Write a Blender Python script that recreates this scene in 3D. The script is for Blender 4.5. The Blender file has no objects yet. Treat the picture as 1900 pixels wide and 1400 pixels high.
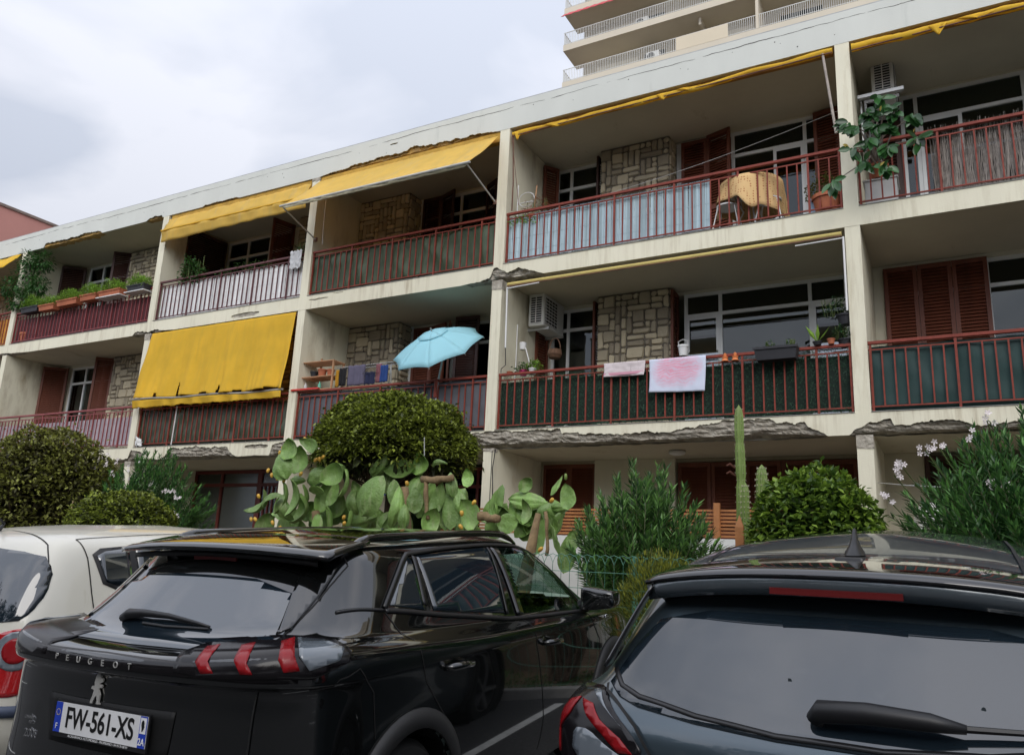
import bpy, bmesh, math, random
from math import sin, cos, pi, radians, sqrt
from mathutils import Vector, Matrix, noise
from mathutils.bvhtree import BVHTree
S = bpy.context.scene
C = S.collection
# ---------------------------------------------------------------- camera, sky, sun
cam = bpy.data.objects.new('camera', bpy.data.cameras.new('camera'))
C.objects.link(cam); S.camera = cam
cam.data.sensor_width = 36; cam.data.lens = 27.823; cam.data.clip_end = 3000; cam.data.clip_start = .05
CR = [[0.875397, 0.073467, 0.47779], [0.481325, -0.224062, -0.847421], [0.044797, 0.971802, -0.231505]]
cam.matrix_world = Matrix(((CR[0][0], CR[0][1], CR[0][2], 6.479), (CR[1][0], CR[1][1], CR[1][2], -10.6764),
                           (CR[2][0], CR[2][1], CR[2][2], -2.0803), (0, 0, 0, 1)))
SUN_EL, SUN_AZ = radians(36), radians(150)      # soft sun behind the clouds, behind the camera
W = bpy.data.worlds.new('World'); S.world = W; W.use_nodes = True
nt = W.node_tree; nt.nodes.clear()
def N(t, typ, **k):
    n = t.nodes.new(typ)
    for a, b in k.items(): setattr(n, a, b)
    return n
sky = N(nt, 'ShaderNodeTexSky', sky_type='NISHITA', sun_disc=False, sun_elevation=SUN_EL, sun_rotation=SUN_AZ)
tc = N(nt, 'ShaderNodeTexCoord'); sep = N(nt, 'ShaderNodeSeparateXYZ')
nt.links.new(tc.outputs['Generated'], sep.inputs[0])
def mth(t, op, a, b=None, clamp=False):
    n = N(t, 'ShaderNodeMath', operation=op, use_clamp=clamp)
    for i, v in enumerate((a, b)):
        if v is None: continue
        if isinstance(v, (int, float)): n.inputs[i].default_value = v
        else: t.links.new(v, n.inputs[i])
    return n.outputs[0]
zc = mth(nt, 'ADD', mth(nt, 'ABSOLUTE', sep.outputs[2]), .22)
cx = mth(nt, 'DIVIDE', sep.outputs[0], zc); cy = mth(nt, 'DIVIDE', sep.outputs[1], zc)
cmb = N(nt, 'ShaderNodeCombineXYZ'); nt.links.new(cx, cmb.inputs[0]); nt.links.new(cy, cmb.inputs[1])
nz = N(nt, 'ShaderNodeTexNoise'); nz.inputs['Scale'].default_value = 1.9; nz.inputs['Detail'].default_value = 5; nz.inputs['Roughness'].default_value = .48
nz.inputs['Distortion'].default_value = .35
nt.links.new(cmb.outputs[0], nz.inputs['Vector'])
rp = N(nt, 'ShaderNodeValToRGB'); nt.links.new(nz.outputs[0], rp.inputs[0])
rp.color_ramp.elements[0].position = .42; rp.color_ramp.elements[0].color = (5.2, 5.55, 6.4, 1)
rp.color_ramp.elements[1].position = .575; rp.color_ramp.elements[1].color = (7.0, 7.15, 7.8, 1)
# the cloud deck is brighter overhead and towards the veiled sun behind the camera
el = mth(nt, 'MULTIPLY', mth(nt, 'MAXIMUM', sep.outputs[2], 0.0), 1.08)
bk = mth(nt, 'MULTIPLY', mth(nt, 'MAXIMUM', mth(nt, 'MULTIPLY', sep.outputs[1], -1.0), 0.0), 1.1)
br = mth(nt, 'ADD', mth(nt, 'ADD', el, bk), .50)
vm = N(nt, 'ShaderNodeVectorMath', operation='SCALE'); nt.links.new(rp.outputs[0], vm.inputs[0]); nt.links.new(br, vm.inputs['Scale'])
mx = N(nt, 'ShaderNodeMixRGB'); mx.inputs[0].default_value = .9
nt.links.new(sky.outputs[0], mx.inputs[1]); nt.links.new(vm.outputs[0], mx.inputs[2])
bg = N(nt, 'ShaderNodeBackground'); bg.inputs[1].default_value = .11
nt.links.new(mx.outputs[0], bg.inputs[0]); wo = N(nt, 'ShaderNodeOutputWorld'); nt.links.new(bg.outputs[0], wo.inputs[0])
sl = bpy.data.lights.new('sun', 'SUN'); sl.energy = .9; sl.angle = radians(34); sl.color = (1, .95, .88)
so = bpy.data.objects.new('sun', sl); C.objects.link(so)
so.rotation_euler = Vector((sin(SUN_AZ) * cos(SUN_EL), cos(SUN_AZ) * cos(SUN_EL), sin(SUN_EL))).to_track_quat('Z', 'Y').to_euler()
S.view_settings.view_transform = 'Standard'; S.view_settings.look = 'None'
S.view_settings.exposure = .3; S.view_settings.gamma = 1; S.view_settings.use_curve_mapping = False
# ---------------------------------------------------------------- materials
_M = {}
def M(name, col=(.5, .5, .5), rough=.7, var=.12, scale=3., bump=0., bscale=40., metal=0., coat=0., col2=None, streak=0., attr=0., trans=0., spec=.5, dirt=None, dscale=2., dpos=.62, drips=None, dots=None):
    if name in _M: return _M[name]
    m = bpy.data.materials.new(name); m.use_nodes = True; t = m.node_tree; t.nodes.clear()
    o = N(t, 'ShaderNodeOutputMaterial'); p = N(t, 'ShaderNodeBsdfPrincipled')
    c = N(t, 'ShaderNodeTexCoord').outputs['Object']
    n = N(t, 'ShaderNodeTexNoise'); n.inputs['Scale'].default_value = scale; n.inputs['Detail'].default_value = 6; n.inputs['Roughness'].default_value = .6
    if streak:
        mp = N(t, 'ShaderNodeMapping'); mp.inputs['Scale'].default_value = (1, 1, streak); t.links.new(c, mp.inputs[0]); t.links.new(mp.outputs[0], n.inputs[0])
    else: t.links.new(c, n.inputs[0])
    r = N(t, 'ShaderNodeValToRGB'); r.color_ramp.elements[0].position = .3; r.color_ramp.elements[1].position = .7
    c2 = col2 or tuple(x * (1 - var) for x in col); c1 = tuple(min(1, x * (1 + var * .6)) for x in col) if not col2 else col
    r.color_ramp.elements[0].color = (*c2, 1); r.color_ramp.elements[1].color = (*c1, 1)
    t.links.new(n.outputs[0], r.inputs[0]); out = r.outputs[0]
    if attr:
        a = N(t, 'ShaderNodeAttribute', attribute_name='rnd'); v = mth(t, 'ADD', mth(t, 'MULTIPLY', a.outputs['Fac'], attr), 1 - attr / 2)
        s = N(t, 'ShaderNodeVectorMath', operation='SCALE'); t.links.new(out, s.inputs[0]); t.links.new(v, s.inputs['Scale']); out = s.outputs[0]
        if col2:
            mr = N(t, 'ShaderNodeMixRGB'); mr.inputs[1].default_value = (*col2, 1); mr.inputs[2].default_value = (*col, 1)
            t.links.new(a.outputs['Fac'], mr.inputs[0]); s.inputs[0].default_value = (0, 0, 0); t.links.new(mr.outputs[0], s.inputs[0])
    if dirt:
        d = N(t, 'ShaderNodeTexNoise'); d.inputs['Scale'].default_value = dscale; d.inputs['Detail'].default_value = 8; d.inputs['Roughness'].default_value = .7
        mp = N(t, 'ShaderNodeMapping'); mp.inputs['Scale'].default_value = (2.2, 1, .35); t.links.new(c, mp.inputs[0]); t.links.new(mp.outputs[0], d.inputs[0])
        k = mth(t, 'MULTIPLY', mth(t, 'SUBTRACT', d.outputs[0], dpos), 5.0, True)
        mr = N(t, 'ShaderNodeMixRGB'); mr.inputs[2].default_value = (*dirt, 1); t.links.new(out, mr.inputs[1]); t.links.new(k, mr.inputs[0]); out = mr.outputs[0]
    if drips:      # rain streaks and grime with a shape of their own
        d = N(t, 'ShaderNodeTexNoise'); d.inputs['Scale'].default_value = 1.; d.inputs['Detail'].default_value = 6; d.inputs['Roughness'].default_value = .65
        mp = N(t, 'ShaderNodeMapping'); mp.inputs['Scale'].default_value = (11, 3, .9); t.links.new(c, mp.inputs[0]); t.links.new(mp.outputs[0], d.inputs[0])
        d2 = N(t, 'ShaderNodeTexNoise'); d2.inputs['Scale'].default_value = .7; d2.inputs['Detail'].default_value = 3; t.links.new(c, d2.inputs[0])
        k = mth(t, 'MULTIPLY', mth(t, 'MULTIPLY', mth(t, 'SUBTRACT', d.outputs[0], .47), 4.0, True), mth(t, 'MULTIPLY', mth(t, 'SUBTRACT', d2.outputs[0], .40), 4.0, True))
        mr = N(t, 'ShaderNodeMixRGB'); mr.inputs[2].default_value = (*drips, 1); t.links.new(out, mr.inputs[1]); t.links.new(mth(t, 'MULTIPLY', k, .9), mr.inputs[0]); out = mr.outputs[0]
    if dots:
        vo = N(t, 'ShaderNodeTexVoronoi'); vo.inputs['Scale'].default_value = dots[0]; vo.inputs['Randomness'].default_value = .25; t.links.new(c, vo.inputs['Vector'])
        k = mth(t, 'MULTIPLY', mth(t, 'SUBTRACT', dots[1], vo.outputs['Distance']), 30.0, True); mr = N(t, 'ShaderNodeMixRGB'); mr.inputs[2].default_value = (*dots[2], 1); t.links.new(out, mr.inputs[1]); t.links.new(k, mr.inputs[0]); out = mr.outputs[0]
    t.links.new(out, p.inputs['Base Color'])
    p.inputs['Roughness'].default_value = rough; p.inputs['Metallic'].default_value = metal; p.inputs['Specular IOR Level'].default_value = spec
    if coat: p.inputs['Coat Weight'].default_value = coat; p.inputs['Coat Roughness'].default_value = .02
    if bump:
        b = N(t, 'ShaderNodeBump'); b.inputs['Strength'].default_value = bump; b.inputs['Distance'].default_value = .02
        n2 = N(t, 'ShaderNodeTexNoise'); n2.inputs['Scale'].default_value = bscale; n2.inputs['Detail'].default_value = 5; t.links.new(c, n2.inputs[0])
        t.links.new(n2.outputs[0], b.inputs['Height']); t.links.new(b.outputs[0], p.inputs['Normal'])
    sh = p.outputs[0]
    if trans:
        tb = N(t, 'ShaderNodeBsdfTranslucent'); t.links.new(out, tb.inputs[0]); ms = N(t, 'ShaderNodeMixShader'); ms.inputs[0].default_value = trans
        t.links.new(sh, ms.inputs[1]); t.links.new(tb.outputs[0], ms.inputs[2]); sh = ms.outputs[0]
    t.links.new(sh, o.inputs[0]); _M[name] = m
    return m
def glass(name, tint=(.25, .3, .28), boost=1.0, rough=.0):
    if name in _M: return _M[name]
    m = bpy.data.materials.new(name); m.use_nodes = True; t = m.node_tree; t.nodes.clear()
    o = N(t, 'ShaderNodeOutputMaterial'); tr = N(t, 'ShaderNodeBsdfTransparent'); tr.inputs[0].default_value = (*tint, 1)
    g = N(t, 'ShaderNodeBsdfGlossy'); g.inputs['Roughness'].default_value = rough; g.inputs[0].default_value = (.95, .97, 1, 1)
    f = N(t, 'ShaderNodeFresnel'); f.inputs[0].default_value = 1.5
    k = mth(t, 'MULTIPLY', f.outputs[0], boost, True); ms = N(t, 'ShaderNodeMixShader'); t.links.new(k, ms.inputs[0])
    t.links.new(tr.outputs[0], ms.inputs[1]); t.links.new(g.outputs[0], ms.inputs[2]); t.links.new(ms.outputs[0], o.inputs[0]); _M[name] = m
    return m
# ---------------------------------------------------------------- helpers
def wloc(o):
    v = Vector()
    while o is not None: v += o.location; o = o.parent
    return v
class MB:
    def __init__(s): s.v = []; s.f = []; s.r = []; s.T = Matrix()
    def add(s, vs, fs, r=None):
        b = len(s.v); T = s.T
        s.v += [T @ Vector(p) for p in vs]; s.f += [tuple(i + b for i in f) for f in fs]
        s.r += [random.random() if r is None else r] * len(fs)
    def box(s, x0, x1, y0, y1, z0, z1, r=None):
        s.add([(x0, y0, z0), (x1, y0, z0), (x1, y1, z0), (x0, y1, z0), (x0, y0, z1), (x1, y0, z1), (x1, y1, z1), (x0, y1, z1)],
              [(0, 3, 2, 1), (4, 5, 6, 7), (0, 1, 5, 4), (1, 2, 6, 5), (2, 3, 7, 6), (3, 0, 4, 7)], r)
    def obox(s, c, d, rot=None, r=None):
        T0 = s.T; s.T = T0 @ Matrix.Translation(c) @ (rot.to_4x4() if rot else Matrix())
        s.box(-d[0] / 2, d[0] / 2, -d[1] / 2, d[1] / 2, -d[2] / 2, d[2] / 2, r); s.T = T0
    def bar(s, a, b, w, h=None):
        a, b = Vector(a), Vector(b); d = b - a; s.obox((a + b) / 2, (w, h or w, d.length), d.to_track_quat('Z', 'Y').to_matrix())
    def tube(s, pts, r, n=8, cap=True):
        pts = [Vector(p) for p in pts]; R = r if isinstance(r, (list, tuple)) else [r] * len(pts); vs = []; fs = []
        up = Vector((0, 0, 1)); t0 = (pts[1] - pts[0]).normalized()
        if abs(t0.z) > .9: up = Vector((0, 1, 0))
        x = t0.cross(up).normalized()
        for i, p in enumerate(pts):
            t = (pts[min(i + 1, len(pts) - 1)] - pts[max(i - 1, 0)]).normalized(); x = (x - t * x.dot(t)).normalized(); y = t.cross(x)
            vs += [p + (x * cos(2 * pi * k / n) + y * sin(2 * pi * k / n)) * R[i] for k in range(n)]
        for i in range(len(pts) - 1):
            for k in range(n): fs.append((i * n + k, i * n + (k + 1) % n, (i + 1) * n + (k + 1) % n, (i + 1) * n + k))
        if cap: fs.append(tuple(range(n - 1, -1, -1))); fs.append(tuple((len(pts) - 1) * n + k for k in range(n)))
        s.add(vs, fs)
    def lathe(s, prof, n=16, c=(0, 0, 0)):
        vs = []; fs = []; c = Vector(c)
        for (r, z) in prof: vs += [c + Vector((r * cos(2 * pi * k / n), r * sin(2 * pi * k / n), z)) for k in range(n)]
        for i in range(len(prof) - 1):
            for k in range(n): fs.append((i * n + k, i * n + (k + 1) % n, (i + 1) * n + (k + 1) % n, (i + 1) * n + k))
        s.add(vs, fs)
    def prism(s, poly, y0, y1, r=None):      # polygon in x,z extruded along y
        n = len(poly); s.add([(x, y0, z) for x, z in poly] + [(x, y1, z) for x, z in poly],
            [tuple(range(n)), tuple(range(2 * n - 1, n - 1, -1))] + [((i + 1) % n, i, n + i, n + (i + 1) % n) for i in range(n)], r)
    def grid(s, f, nu, nv, r=None):
        s.add([f(i / nu, j / nv) for j in range(nv + 1) for i in range(nu + 1)],
              [(j * (nu + 1) + i, j * (nu + 1) + i + 1, (j + 1) * (nu + 1) + i + 1, (j + 1) * (nu + 1) + i) for j in range(nv) for i in range(nu)], r)
    def build(s, name, mat, parent=None, smooth=False, bevel=0, solid=0, local=False, subsurf=0):
        if not s.v: return None
        if parent is None:
            if local: off = Vector()
            else:
                xs, ys, zs = zip(*[(p.x, p.y, p.z) for p in s.v]); off = Vector(((min(xs) + max(xs)) / 2, (min(ys) + max(ys)) / 2, min(zs)))
        else: off = Vector() if local else wloc(parent)
        me = bpy.data.meshes.new(name); me.from_pydata([p - off for p in s.v], [], s.f)
        at = me.attributes.new('rnd', 'FLOAT', 'FACE'); at.data.foreach_set('value', s.r)
        if smooth: me.polygons.foreach_set('use_smooth', [True] * len(me.polygons))
        me.materials.append(mat); o = bpy.data.objects.new(name, me); C.objects.link(o)
        if parent is None: o.location = off
        else: o.parent = parent
        if bevel: b = o.modifiers.new('b', 'BEVEL'); b.width = bevel; b.segments = 2; b.limit_method = 'ANGLE'
        if solid: b = o.modifiers.new('s', 'SOLIDIFY'); b.thickness = solid; b.offset = 0
        if subsurf: b = o.modifiers.new('u', 'SUBSURF'); b.levels = b.render_levels = subsurf
        return o
def tag(o, label, cat, group=None, kind=None):
    if label: o['label'] = label
    if cat: o['category'] = cat
    if group: o['group'] = group
    if kind: o['kind'] = kind
    return o
def thing(name, loc, label, cat, group=None, rz=0):
    o = bpy.data.objects.new(name, None); C.objects.link(o); o.location = loc; o.rotation_euler.z = rz; o.empty_display_size = .2
    return tag(o, label, cat, group)
def Rz(a): return Matrix.Rotation(a, 3, 'Z')
def lerp(a, b, t): return a + (b - a) * t
def nz3(x, y=0, z=0): return noise.noise(Vector((x, y, z)))
def rr(a, b): return random.uniform(a, b)
random.seed(7)
def copy_tree(o, parent=None):
    c = o.copy(); C.objects.link(c); c.parent = parent
    for ch in list(o.children): copy_tree(ch, c)
    return c
# ---------------------------------------------------------------- materials of the place
PLAST = M('cream_plaster', (.78, .74, .575), .85, .07, 1.3, .12, 60, streak=.25, dirt=(.55, .47, .31), dscale=1.6, dpos=.60, drips=(.36, .29, .18))
FASC = M('roof_fascia_plaster', (.63, .64, .585), .85, .07, 1.0, .1, 50, streak=.4, dirt=(.50, .52, .47), dscale=1.4, dpos=.58)
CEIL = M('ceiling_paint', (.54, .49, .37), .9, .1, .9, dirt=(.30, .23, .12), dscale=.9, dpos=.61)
CONC = M('broken_concrete', (.52, .48, .40), .95, .3, 9, .9, 30, col2=(.24, .21, .165))
ORAN = M('stained_concrete', (.62, .38, .10), .95, .3, 7, .9, 30, col2=(.34, .22, .10))
INNER = M('loggia_wall_paint', (.66, .62, .49), .9, .08, 1.2, .15, 90, dirt=(.5, .45, .33), dscale=.8, dpos=.66)
ROOMW = M('room_wall', (.35, .34, .30), .9)
WHITE = M('white_pvc_frame', (.78, .79, .77), .45, .05, 2)
BROWN = M('brown_wood', (.16, .045, .022), .55, .3, 5, .15, 60, streak=.2)
DBROWN = M('dark_brown_wood', (.055, .02, .014), .55, .3, 5, streak=.2)
MAROON = M('dark_red_frame', (.16, .025, .02), .5, .2, 4)
STONE = M('cladding_stone', (.52, .45, .31), .9, .25, 8, .9, 22, col2=(.34, .29, .21), attr=.3)
MORT = M('mortar', (.15, .13, .10), .95, .2, 12, .5, 60)
RED = M('red_railing_paint', (.225, .045, .028), .6, .25, 14, .1, 90, spec=.3, dirt=(.16, .05, .03), dscale=9, dpos=.6)
DRED = M('dark_red_railing_paint', (.10, .022, .022), .5, .25, 14)
PANE = glass('window_glass', (.42, .47, .44), 1.0); SASH = glass('sash_glass', (.30, .34, .33), 4.5)
GALV = M('galvanised_metal', (.5, .51, .5), .4, .1, 8, metal=.6)
XS = [-20.0, -14.40, -8.86, -4.35, 0.0, 5.46, 9.95, 14.6]; XT = .19        # left faces of the party walls
ZT = [0.0, 2.8]; ZB = [-.285, 2.527]; RB, RT = 5.312, 5.818
bld = thing('apartment_building', (0, 0, -3.2), 'long cream three storey apartment block with red balcony railings and crumbling slab edges', 'building')
def interp(pts, x):
    if x <= pts[0][0] or x >= pts[-1][0]: return None
    for (a, b), (c, d) in zip(pts, pts[1:]):
        if a <= x <= c: return b + (d - b) * (x - a) / max(1e-6, c - a)
ER = {  # lower edge of the plaster that is still on, as found along each slab edge
 0: [[(-9.6, -.285), (-9.2, -.24), (-8.81, -.22), (-8.73, -.06), (-8.61, -.07), (-8.39, -.09), (-8.28, -.25), (-7.81, -.275), (-7.6, -.2), (-7.5, -.04), (-5.82, -.075), (-5.74, -.2), (-5.54, -.26), (-4.68, -.27), (-4.62, -.06), (-4.31, -.02), (-4.16, -.15), (-4.1, -.275), (-3.2, -.285)],
     [(-1.3, -.285), (-1.1, -.2), (-.8, -.14), (-.32, -.1), (-.29, -.015), (1.33, -.03), (1.36, -.1), (1.7, -.12), (2.01, -.11), (2.35, -.17), (2.64, -.12), (3.02, -.15), (3.36, -.09), (3.66, -.06), (3.78, -.02), (4.44, -.03), (4.49, -.07), (4.84, -.1), (4.92, -.19), (5.09, -.26), (5.12, -.285)],
     [(5.38, -.285), (5.46, -.2), (5.57, -.17), (5.66, -.13), (5.77, -.1), (5.87, -.1), (5.9, -.18), (6.15, -.17), (6.47, -.14), (6.62, -.14), (6.79, -.21), (7.25, -.21), (8.5, -.2), (9.4, -.12), (11, -.24), (11.5, -.285)]],
 1: [[(-14.9, 2.53), (-14.5, 2.59), (-13.9, 2.55), (-13.3, 2.53)], [(-9.3, 2.53), (-9.25, 2.6), (-8.95, 2.61), (-8.8, 2.56), (-8.5, 2.59), (-8.3, 2.55), (-7.95, 2.53)],
     [(-.6, 2.53), (-.48, 2.54), (-.2, 2.56), (-.05, 2.6), (0, 2.73), (.07, 2.75), (.27, 2.64), (.45, 2.68), (.6, 2.66), (.94, 2.53)]],
 2: [[(-13.5, 5.31), (-13.45, 5.42), (-13.21, 5.42), (-12.7, 5.4), (-12.21, 5.41), (-11.8, 5.41), (-11.19, 5.39), (-11.1, 5.31)], [(-9.5, 5.31), (-9.28, 5.39), (-8.95, 5.4), (-8.9, 5.31)],
     [(-7.6, 5.31), (-7.5, 5.34), (-6.6, 5.35), (-6.4, 5.31)],
     [(-4.2, 5.31), (-3.93, 5.34), (-3.32, 5.37), (-2.73, 5.41), (-2.15, 5.4), (-1.82, 5.45), (-1.49, 5.41), (-1.06, 5.36), (-.54, 5.37), (-.19, 5.35), (-.05, 5.31)]]}
GAPS = {0: [(-5.35, -4.72, -.13, -.05)], 1: [(-6.2, -5.4, 2.57, 2.66), (-4.1, -3.6, 2.69, 2.72), (-3.5, -3.25, 2.76, 2.775)], 2: [(-2.45, -2.25, 5.60, 5.63)]}
def slab(k, zt, zb, mat, cmat, name):
    x0, x1 = XS[0], XS[-1]; st = .018; n = int((x1 - x0) / st)
    core = MB(); pl = MB(); prof = []
    def base(x):
        for p in ER[k]:
            b = interp(p, x)
            if b is not None: return b
        return None
    zs = []
    for i in range(n + 1):
        x = x0 + i * st; b = base(x)
        if b is None or b - zb < .004: zs.append((x, zb, 0))
        else:
            j = nz3(x * 2.3, k * 9.1) * .035 + nz3(x * 9, k * 5.1) * .03 + nz3(x * 31, k * 3.3) * .02
            zs.append((x, max(zb, min(zt - .012, b + j * min(1, (b - zb) / .06))), b - zb))
    def seg(xa, za, xb, zb_, topa, topb):
        if topa - za < .004 and topb - zb_ < .004: return
        v = [(xa, 0, za), (xb, 0, zb_), (xb, 0, topb), (xa, 0, topa), (xa, .016, za), (xb, .016, zb_), (xb, .016, topb), (xa, .016, topa)]
        pl.add(v, [(0, 1, 2, 3), (1, 0, 4, 5), (3, 2, 6, 7), (0, 3, 7, 4), (2, 1, 5, 6)], .5)
    for (xa, za, _), (xb, zb2, _) in zip(zs, zs[1:]):
        g = next((g for g in GAPS[k] if g[0] < (xa + xb) / 2 < g[1]), None)
        if g:
            def lim(x):
                t = (x - g[0]) / (g[1] - g[0]); w = sin(pi * max(0, min(1, t))) ** .35; m_ = (g[2] + g[3]) / 2; h = (g[3] - g[2]) / 2 * w
                j = nz3(x * 8, 4.) * .02 + nz3(x * 30, 7.) * .008
                return m_ - h + j, m_ + h + j * .6
            la, lb = lim(xa), lim(xb); seg(xa, za, xb, zb2, la[0], lb[0]); seg(xa, la[1], xb, lb[1], zt, zt)
        else: seg(xa, za, xb, zb2, zt, zt)
    o = pl.build('roof_fascia' if k == 2 else 'slab_edge', mat, bld)
    st2 = .03; n2 = int((x1 - x0) / st2); rows = 12
    def cf(u, v):
        x = x0 + u * (x1 - x0); i = min(len(zs) - 1, int(u * n)); e = zs[i][2]
        low = zb + .002 + (e * .22 + .03 * abs(nz3(x * 5, 3.3 + k)) if e > .01 else 0)
        t = min(1, v / .85); z = lerp(zt - .004, low, t)
        rough = (.032 * nz3(x * 3, z * 9, k) + .022 * nz3(x * 11, z * 26, 3) + .012 * nz3(x * 40, z * 60)) * (1 if e > .01 else .1)
        lay = .012 * (sin(z * 90 + nz3(x * 2) * 6) > .3) if e > .01 else 0
        y = .018 + .04 + (.012 + rough + lay if True else 0) + (t ** 3) * min(.05, e * .4)
        if v > .85: y = lerp(y, .30, (v - .85) / .15); z = lerp(low, zb + .003, (v - .85) / .15)
        return (x, max(.0175, y - .050), z)
    core.grid(cf, n2, rows); core.build('bare_concrete', cmat, bld, smooth=False)
    bx = MB(); bx.box(x0, x1, .2, 6.5, zb + .012, zt); bx.build('floor_slab' if k < 2 else 'flat_roof', ROOMW, bld)
    ce = MB()
    def cg(u, v):
        x = lerp(x0, x1, u); e = zs[min(len(zs) - 1, int(u * n))][2]
        y0 = .0175 + (.10 + .14 * abs(nz3(x * 3, 2)) + .04 * nz3(x * 14) if e > .01 else 0)
        return (x, lerp(y0, 6.4, 0 if v < .5 else 1), zb - .0015)
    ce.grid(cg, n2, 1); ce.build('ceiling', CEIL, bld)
slab(0, ZT[0], ZB[0], PLAST, CONC, 'a'); slab(1, ZT[1], ZB[1], PLAST, CONC, 'b'); slab(2, RT, RB, FASC, ORAN, 'c')
# drip plates along slab tops, roof crack and coping
for z in ZT:
    for a, b in zip(XS[:-1], XS[1:]): d = MB(); d.box(a + XT, b, -.012, .10, z + .001, z + .008); d.build('drip_plate', M('grey_drip_plate', (.30, .30, .28), .7, .2, 20), bld)
ck = MB(); x = XS[0]
def crz(x): return 5.70 + .03 * nz3(x * .35, 8) + .025 * nz3(x * 1.5, 1) + .012 * nz3(x * 6, 2) + .006 * nz3(x * 25, 5)
while x < XS[-1]:
    w = max(0, .004 + .008 * nz3(x * .8, 44) + .006 * nz3(x * 5, 4)); x2 = x + .03
    if w > .0012: ck.add([(x, -.0012, crz(x) - w), (x2, -.0012, crz(x2) - w), (x2, -.0012, crz(x2) + w), (x, -.0012, crz(x) + w)], [(0, 1, 2, 3)])
    x = x2
for _ in range(26):     # pinholes and short chips
    cx_, cz = rr(-14, 8), rr(5.42, 5.66); a = rr(.006, .014)
    ck.add([(cx_ + a * cos(t * 1.05) * rr(.6, 1.3), -.0014, cz + a * sin(t * 1.05)) for t in range(6)], [(0, 1, 2, 3, 4, 5)])
ck.build('crack', M('crack_shadow', (.10, .10, .09), .95), bld)
cp = MB(); cp.box(XS[0], XS[-1], .004, 6.5, RT + .001, RT + .02); cp.build('coping', M('roof_coping', (.42, .43, .42), .9, .2, 6), bld)
# party walls (front of each is the slim white column seen between balconies)
for i, x in enumerate(XS):
    for z0, z1, nm in ((-3.3, ZB[0] - .002, 'party_wall'), (0.0, ZB[1] - .002, 'party_wall'), (2.8, RB - .002, 'party_wall')):
        w = MB(); top = z1
        def wf(u, v):
            z = lerp(z0, top, v); e = .0
            return (lerp(x, x + XT, u), .003 + .004 * nz3(x * 3 + u, z * 3), z)
        w.grid(wf, 3, 16)
        w.add([(x, .003, z0), (x + XT, .003, z0), (x + XT, 6.4, z0), (x, 6.4, z0), (x, .003, z1), (x + XT, .003, z1), (x + XT, 6.4, z1), (x, 6.4, z1)],
              [(1, 2, 6, 5), (3, 0, 4, 7)], .5)
        w.build(nm, PLAST if True else INNER, bld)
        # loggia lining 2 mm proud of the wall sides, in rougher paint
# broken column heads
for x, z1, h in ((0, ZB[1], .16), (-8.86, ZB[1], .14), (5.46, ZB[0], .17), (0, ZB[0], .05), (-4.35, RB, .07), (-8.86, ZB[0], .1)):
    w = MB()
    def hf(u, v):
        a = u * 2 - .5   # wrap round both arrises
        z = z1 - .003 - v * (h + .03 * nz3(x + u * 5, 3)); bulge = .006 * nz3(u * 7, z * 20)
        if u < .25: return (x - .004, .12 * (1 - u * 4) - .004 + bulge, z)
        if u > .75: return (x + XT + .004, .12 * ((u - .75) * 4) - .004 + bulge, z)
        return (x - .004 + (XT + .008) * (u - .25) * 2, -.004 + bulge, z)
    w.grid(hf, 16, 8); w.build('bare_column_head', CONC, bld)
# back walls of the rooms and a little clutter
bw = MB(); bw.box(XS[0], XS[-1] + XT, 6.5, 6.7, -3.3, RT); bw.build('rear_wall', ROOMW, bld)
fl = MB(); fl.box(XS[0], XS[-1], .3, 6.4, -3.0, -2.8); fl.build('floor_slab', ROOMW, bld)
# ---------------------------------------------------------------- fittings of the building
def window(x0, x1, z0, z1, y, mull=(), trans=None, mat=WHITE, fw=.055, doors=(), pane=PANE, reflection_sheet=None):
    m = MB(); m.box(x0, x0 + fw, y - .03, y + .03, z0, z1); m.box(x1 - fw, x1, y - .03, y + .03, z0, z1)
    m.box(x0 + fw, x1 - fw, y - .03, y + .03, z1 - fw, z1); m.box(x0 + fw, x1 - fw, y - .03, y + .03, z0, z0 + fw)
    for a in mull: m.box(a - fw / 2, a + fw / 2, y - .028, y + .028, z0 + fw, z1 - fw)
    if trans: m.box(x0 + fw, x1 - fw, y - .034, y + .034, trans - fw / 2, trans + fw / 2)
    for a, b in doors:
        zt = (trans or z1) - fw / 2
        for c in (a, b - .05): m.box(c, c + .05, y - .04, y - .0345, z0, zt)
        m.box(a + .05, b - .05, y - .04, y - .0345, zt - .05, zt)
    o = m.build('window', mat, bld)
    p = MB(); p.box(x0 + fw, x1 - fw, y - .004, y + .004, z0 + fw, z1 - fw); p.build('pane', pane, o)
    if reflection_sheet:
        for a, b, c0, c1 in reflection_sheet:
            q = MB(); q.grid(lambda u, v: (lerp(a, b, u), y + .14 + .025 * sin(u * (b - a) * 60), lerp(c0, c1, v)), int((b - a) * 60) + 4, 2)
            q.build('reflection_sheet', M('sky_reflection_cloth', (.62, .66, .66), .9, .1, 2, trans=.3), o, smooth=True)  # pale pleated sheet added to stand in for sky reflected in the pane
    return o
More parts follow.
